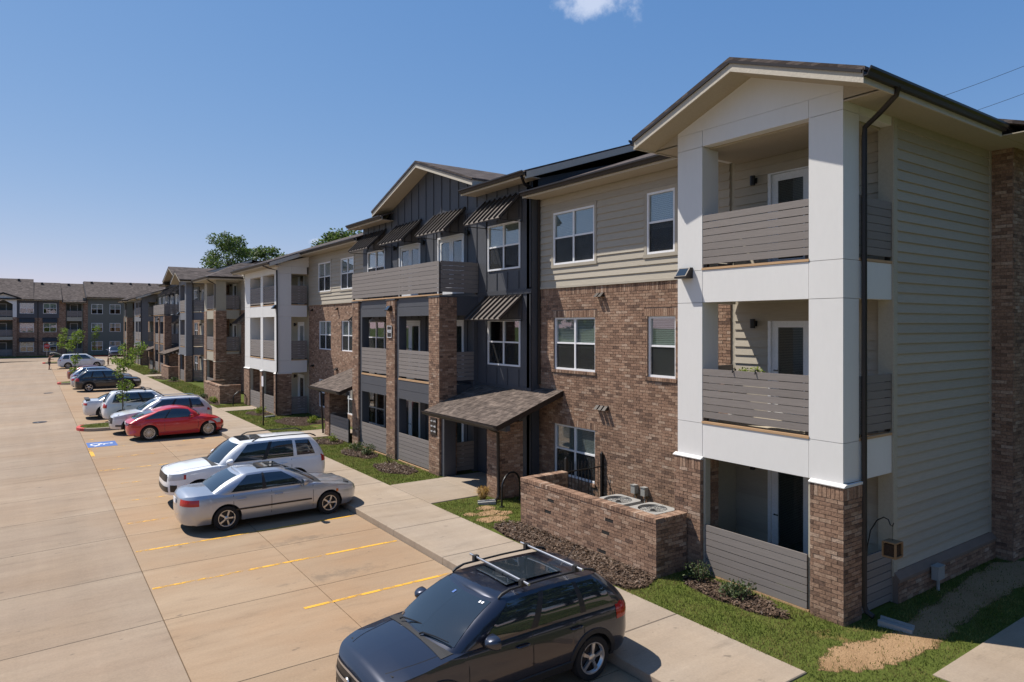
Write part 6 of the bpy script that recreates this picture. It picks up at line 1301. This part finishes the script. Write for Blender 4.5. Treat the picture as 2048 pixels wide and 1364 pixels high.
c = Car('blue grey SUV facing the lot before the far building', 'SUV', 10.9, 128.2, 'w', bluep_, 4.7, 1.85, 1.72, 2.74, .95, .36, [(0, .7), (.06, .82), (.3, .92), (1.3, 1.04), (4.1, 1.08), (4.7, 1.0)], 1.06, (1.2, 2.05, 4.0, 4.6), wset('suv'), name='suv', tilt=pi/2, group='cars by the far building'); c.patch('headlight', .5, .97, .72, .88, 'lamp'); c.cpatch('grille', .38, .55, .8, 'black'); c.mirrors(1.7, bluep_)
# ------------------------------------------------------------------ people
skin = plain('skin', sr(178, 130, 104), .6, .08, 8, obj=True); dkcloth = plain('dark_cloth', sr(44, 42, 46), .9, .1, 8, obj=True); shorts = plain('charcoal_cloth', sr(70, 68, 70), .9, .1, 8, obj=True); tan = plain('tan_cloth', sr(150, 128, 104), .9, .1, 8, obj=True); hair = plain('dark_hair', sr(36, 30, 28), .8, .1, 9, obj=True); shoe = plain('shoe', sr(40, 38, 38), .7, .1, 9, obj=True)
def skinned(name, verts, edges, mat, parent, root=0, sub=2):
    me = bpy.data.meshes.new(name); me.from_pydata([v[:3] for v in verts], edges, []); me.materials.append(mat); o = link(name, me, parent); me.skin_vertices or None
    md = o.modifiers.new('skin', 'SKIN'); md.use_smooth_shade = True
    for i, v in enumerate(verts):
        r = v[3]; r = r if isinstance(r, tuple) else (r, r); sv = me.skin_vertices[0].data[i]; sv.radius = r; sv.use_root = i == root
    sb = o.modifiers.new('sub', 'SUBSURF'); sb.levels = sub; sb.render_levels = sub
    dg = bpy.context.evaluated_depsgraph_get(); m2 = bpy.data.meshes.new_from_object(o.evaluated_get(dg)); o.modifiers.clear(); o.data = m2; return o
def person(label, x, y, rz, h, arms, shirt, legsmat, long=False, z=0.):
    k = h/1.75; p = thing('person', label, 'person', (x, y, z), rotz=rz); p.scale = (k, k, k)
    # facing +x: pelvis, spine, neck, head, arms, legs
    v = [(0, 0, .95, (.13, .16)), (0, 0, 1.15, (.11, .14)), (.01, 0, 1.36, (.12, .17)), (.01, 0, 1.47, (.07, .08)), (.02, 0, 1.53, .055), (.03, 0, 1.63, (.085, .075)), (.035, 0, 1.71, (.085, .072)), (.02, 0, 1.75, .05)]
    e = [(i, i+1) for i in range(7)]
    for sg, (el, wr, hd) in ((1, arms[0]), (-1, arms[1])):
        n = len(v); v += [(0, sg*.19, 1.42, .062), (*el, .045), (*wr, .033), (*hd, .04), (hd[0]+.03, hd[1], hd[2]+.05 if hd[2] > 1.2 else hd[2]-.07, .022)]; e += [(2, n), (n, n+1), (n+1, n+2), (n+2, n+3), (n+3, n+4)]
    for sg in (1, -1):
        n = len(v); v += [(0, sg*.1, .88, .095), (.02+.03*sg, sg*.12, .5, .062), (-.01+.05*sg, sg*.13, .1, .04), (.0+.05*sg, sg*.13, .045, .042), (.15+.05*sg, sg*.15, .03, .032)]; e += [(0, n), (n, n+1), (n+1, n+2), (n+2, n+3), (n+3, n+4)]
    b = skinned('body', v, e, skin, p)
    sh = [(0, 0, .93, (.145, .175)), (0, 0, 1.15, (.125, .158)), (.01, 0, 1.36, (.135, .185)), (.01, 0, 1.465, (.08, .1))]; se = [(0, 1), (1, 2), (2, 3)]
    for sg, (el, wr, hd) in ((1, arms[0]), (-1, arms[1])): n = len(sh); m_ = tuple(.35*a+.65*b_ for a, b_ in zip((0, sg*.19, 1.42), el)); sh += [(0, sg*.19, 1.42, .076), (*m_, .068)]; se += [(2, n), (n, n+1)]
    skinned('shirt', sh, se, shirt, p); st = [(0, 0, .96, (.142, .172))]; te = []
    for sg in (1, -1): n = len(st); st += [(0, sg*.1, .86, .115), (.02+.03*sg, sg*.12, .15 if long else .48, .06 if long else .09)]; te += [(0, n), (n, n+1)]
    skinned('trousers' if long else 'shorts', st, te, legsmat, p)
    hr = [(.0, 0, 1.66, (.09, .08)), (-.01, 0, 1.72, (.092, .082)), (.0, 0, 1.765, .06)]; skinned('hair', hr, [(0, 1), (1, 2)], hair, p)
    for sg in (1, -1): MB().box(-.07+.05*sg, .19+.05*sg, sg*.14-.045, sg*.14+.045, 0, .07).build('shoe', shoe, p)
    MB().add([(.115, -.018, 1.62), (.115, .018, 1.62), (.145, 0, 1.635), (.115, 0, 1.67)], [(0, 1, 2), (0, 2, 3), (1, 3, 2)]).build('nose', skin, p)
person('person in dark shirt and shorts reaching up to the raised liftgate of the minivan', 1.6, 94.6, 0.15, 1.66, [((.22, .3, 1.5), (.42, .26, 1.68), (.5, .24, 1.74)), ((.12, -.3, 1.2), (.3, -.25, 1.2), (.38, -.24, 1.2))], dkcloth, shorts, False, -.01)
person('small person in tan clothes standing on the walk ahead of the minivan', 7.6, 96.6, 2.6, 1.05, [((.02, .26, 1.15), (.1, .28, .93), (.12, .28, .86)), ((.02, -.26, 1.15), (.1, -.28, .93), (.12, -.28, .86))], tan, tan, True, .15)
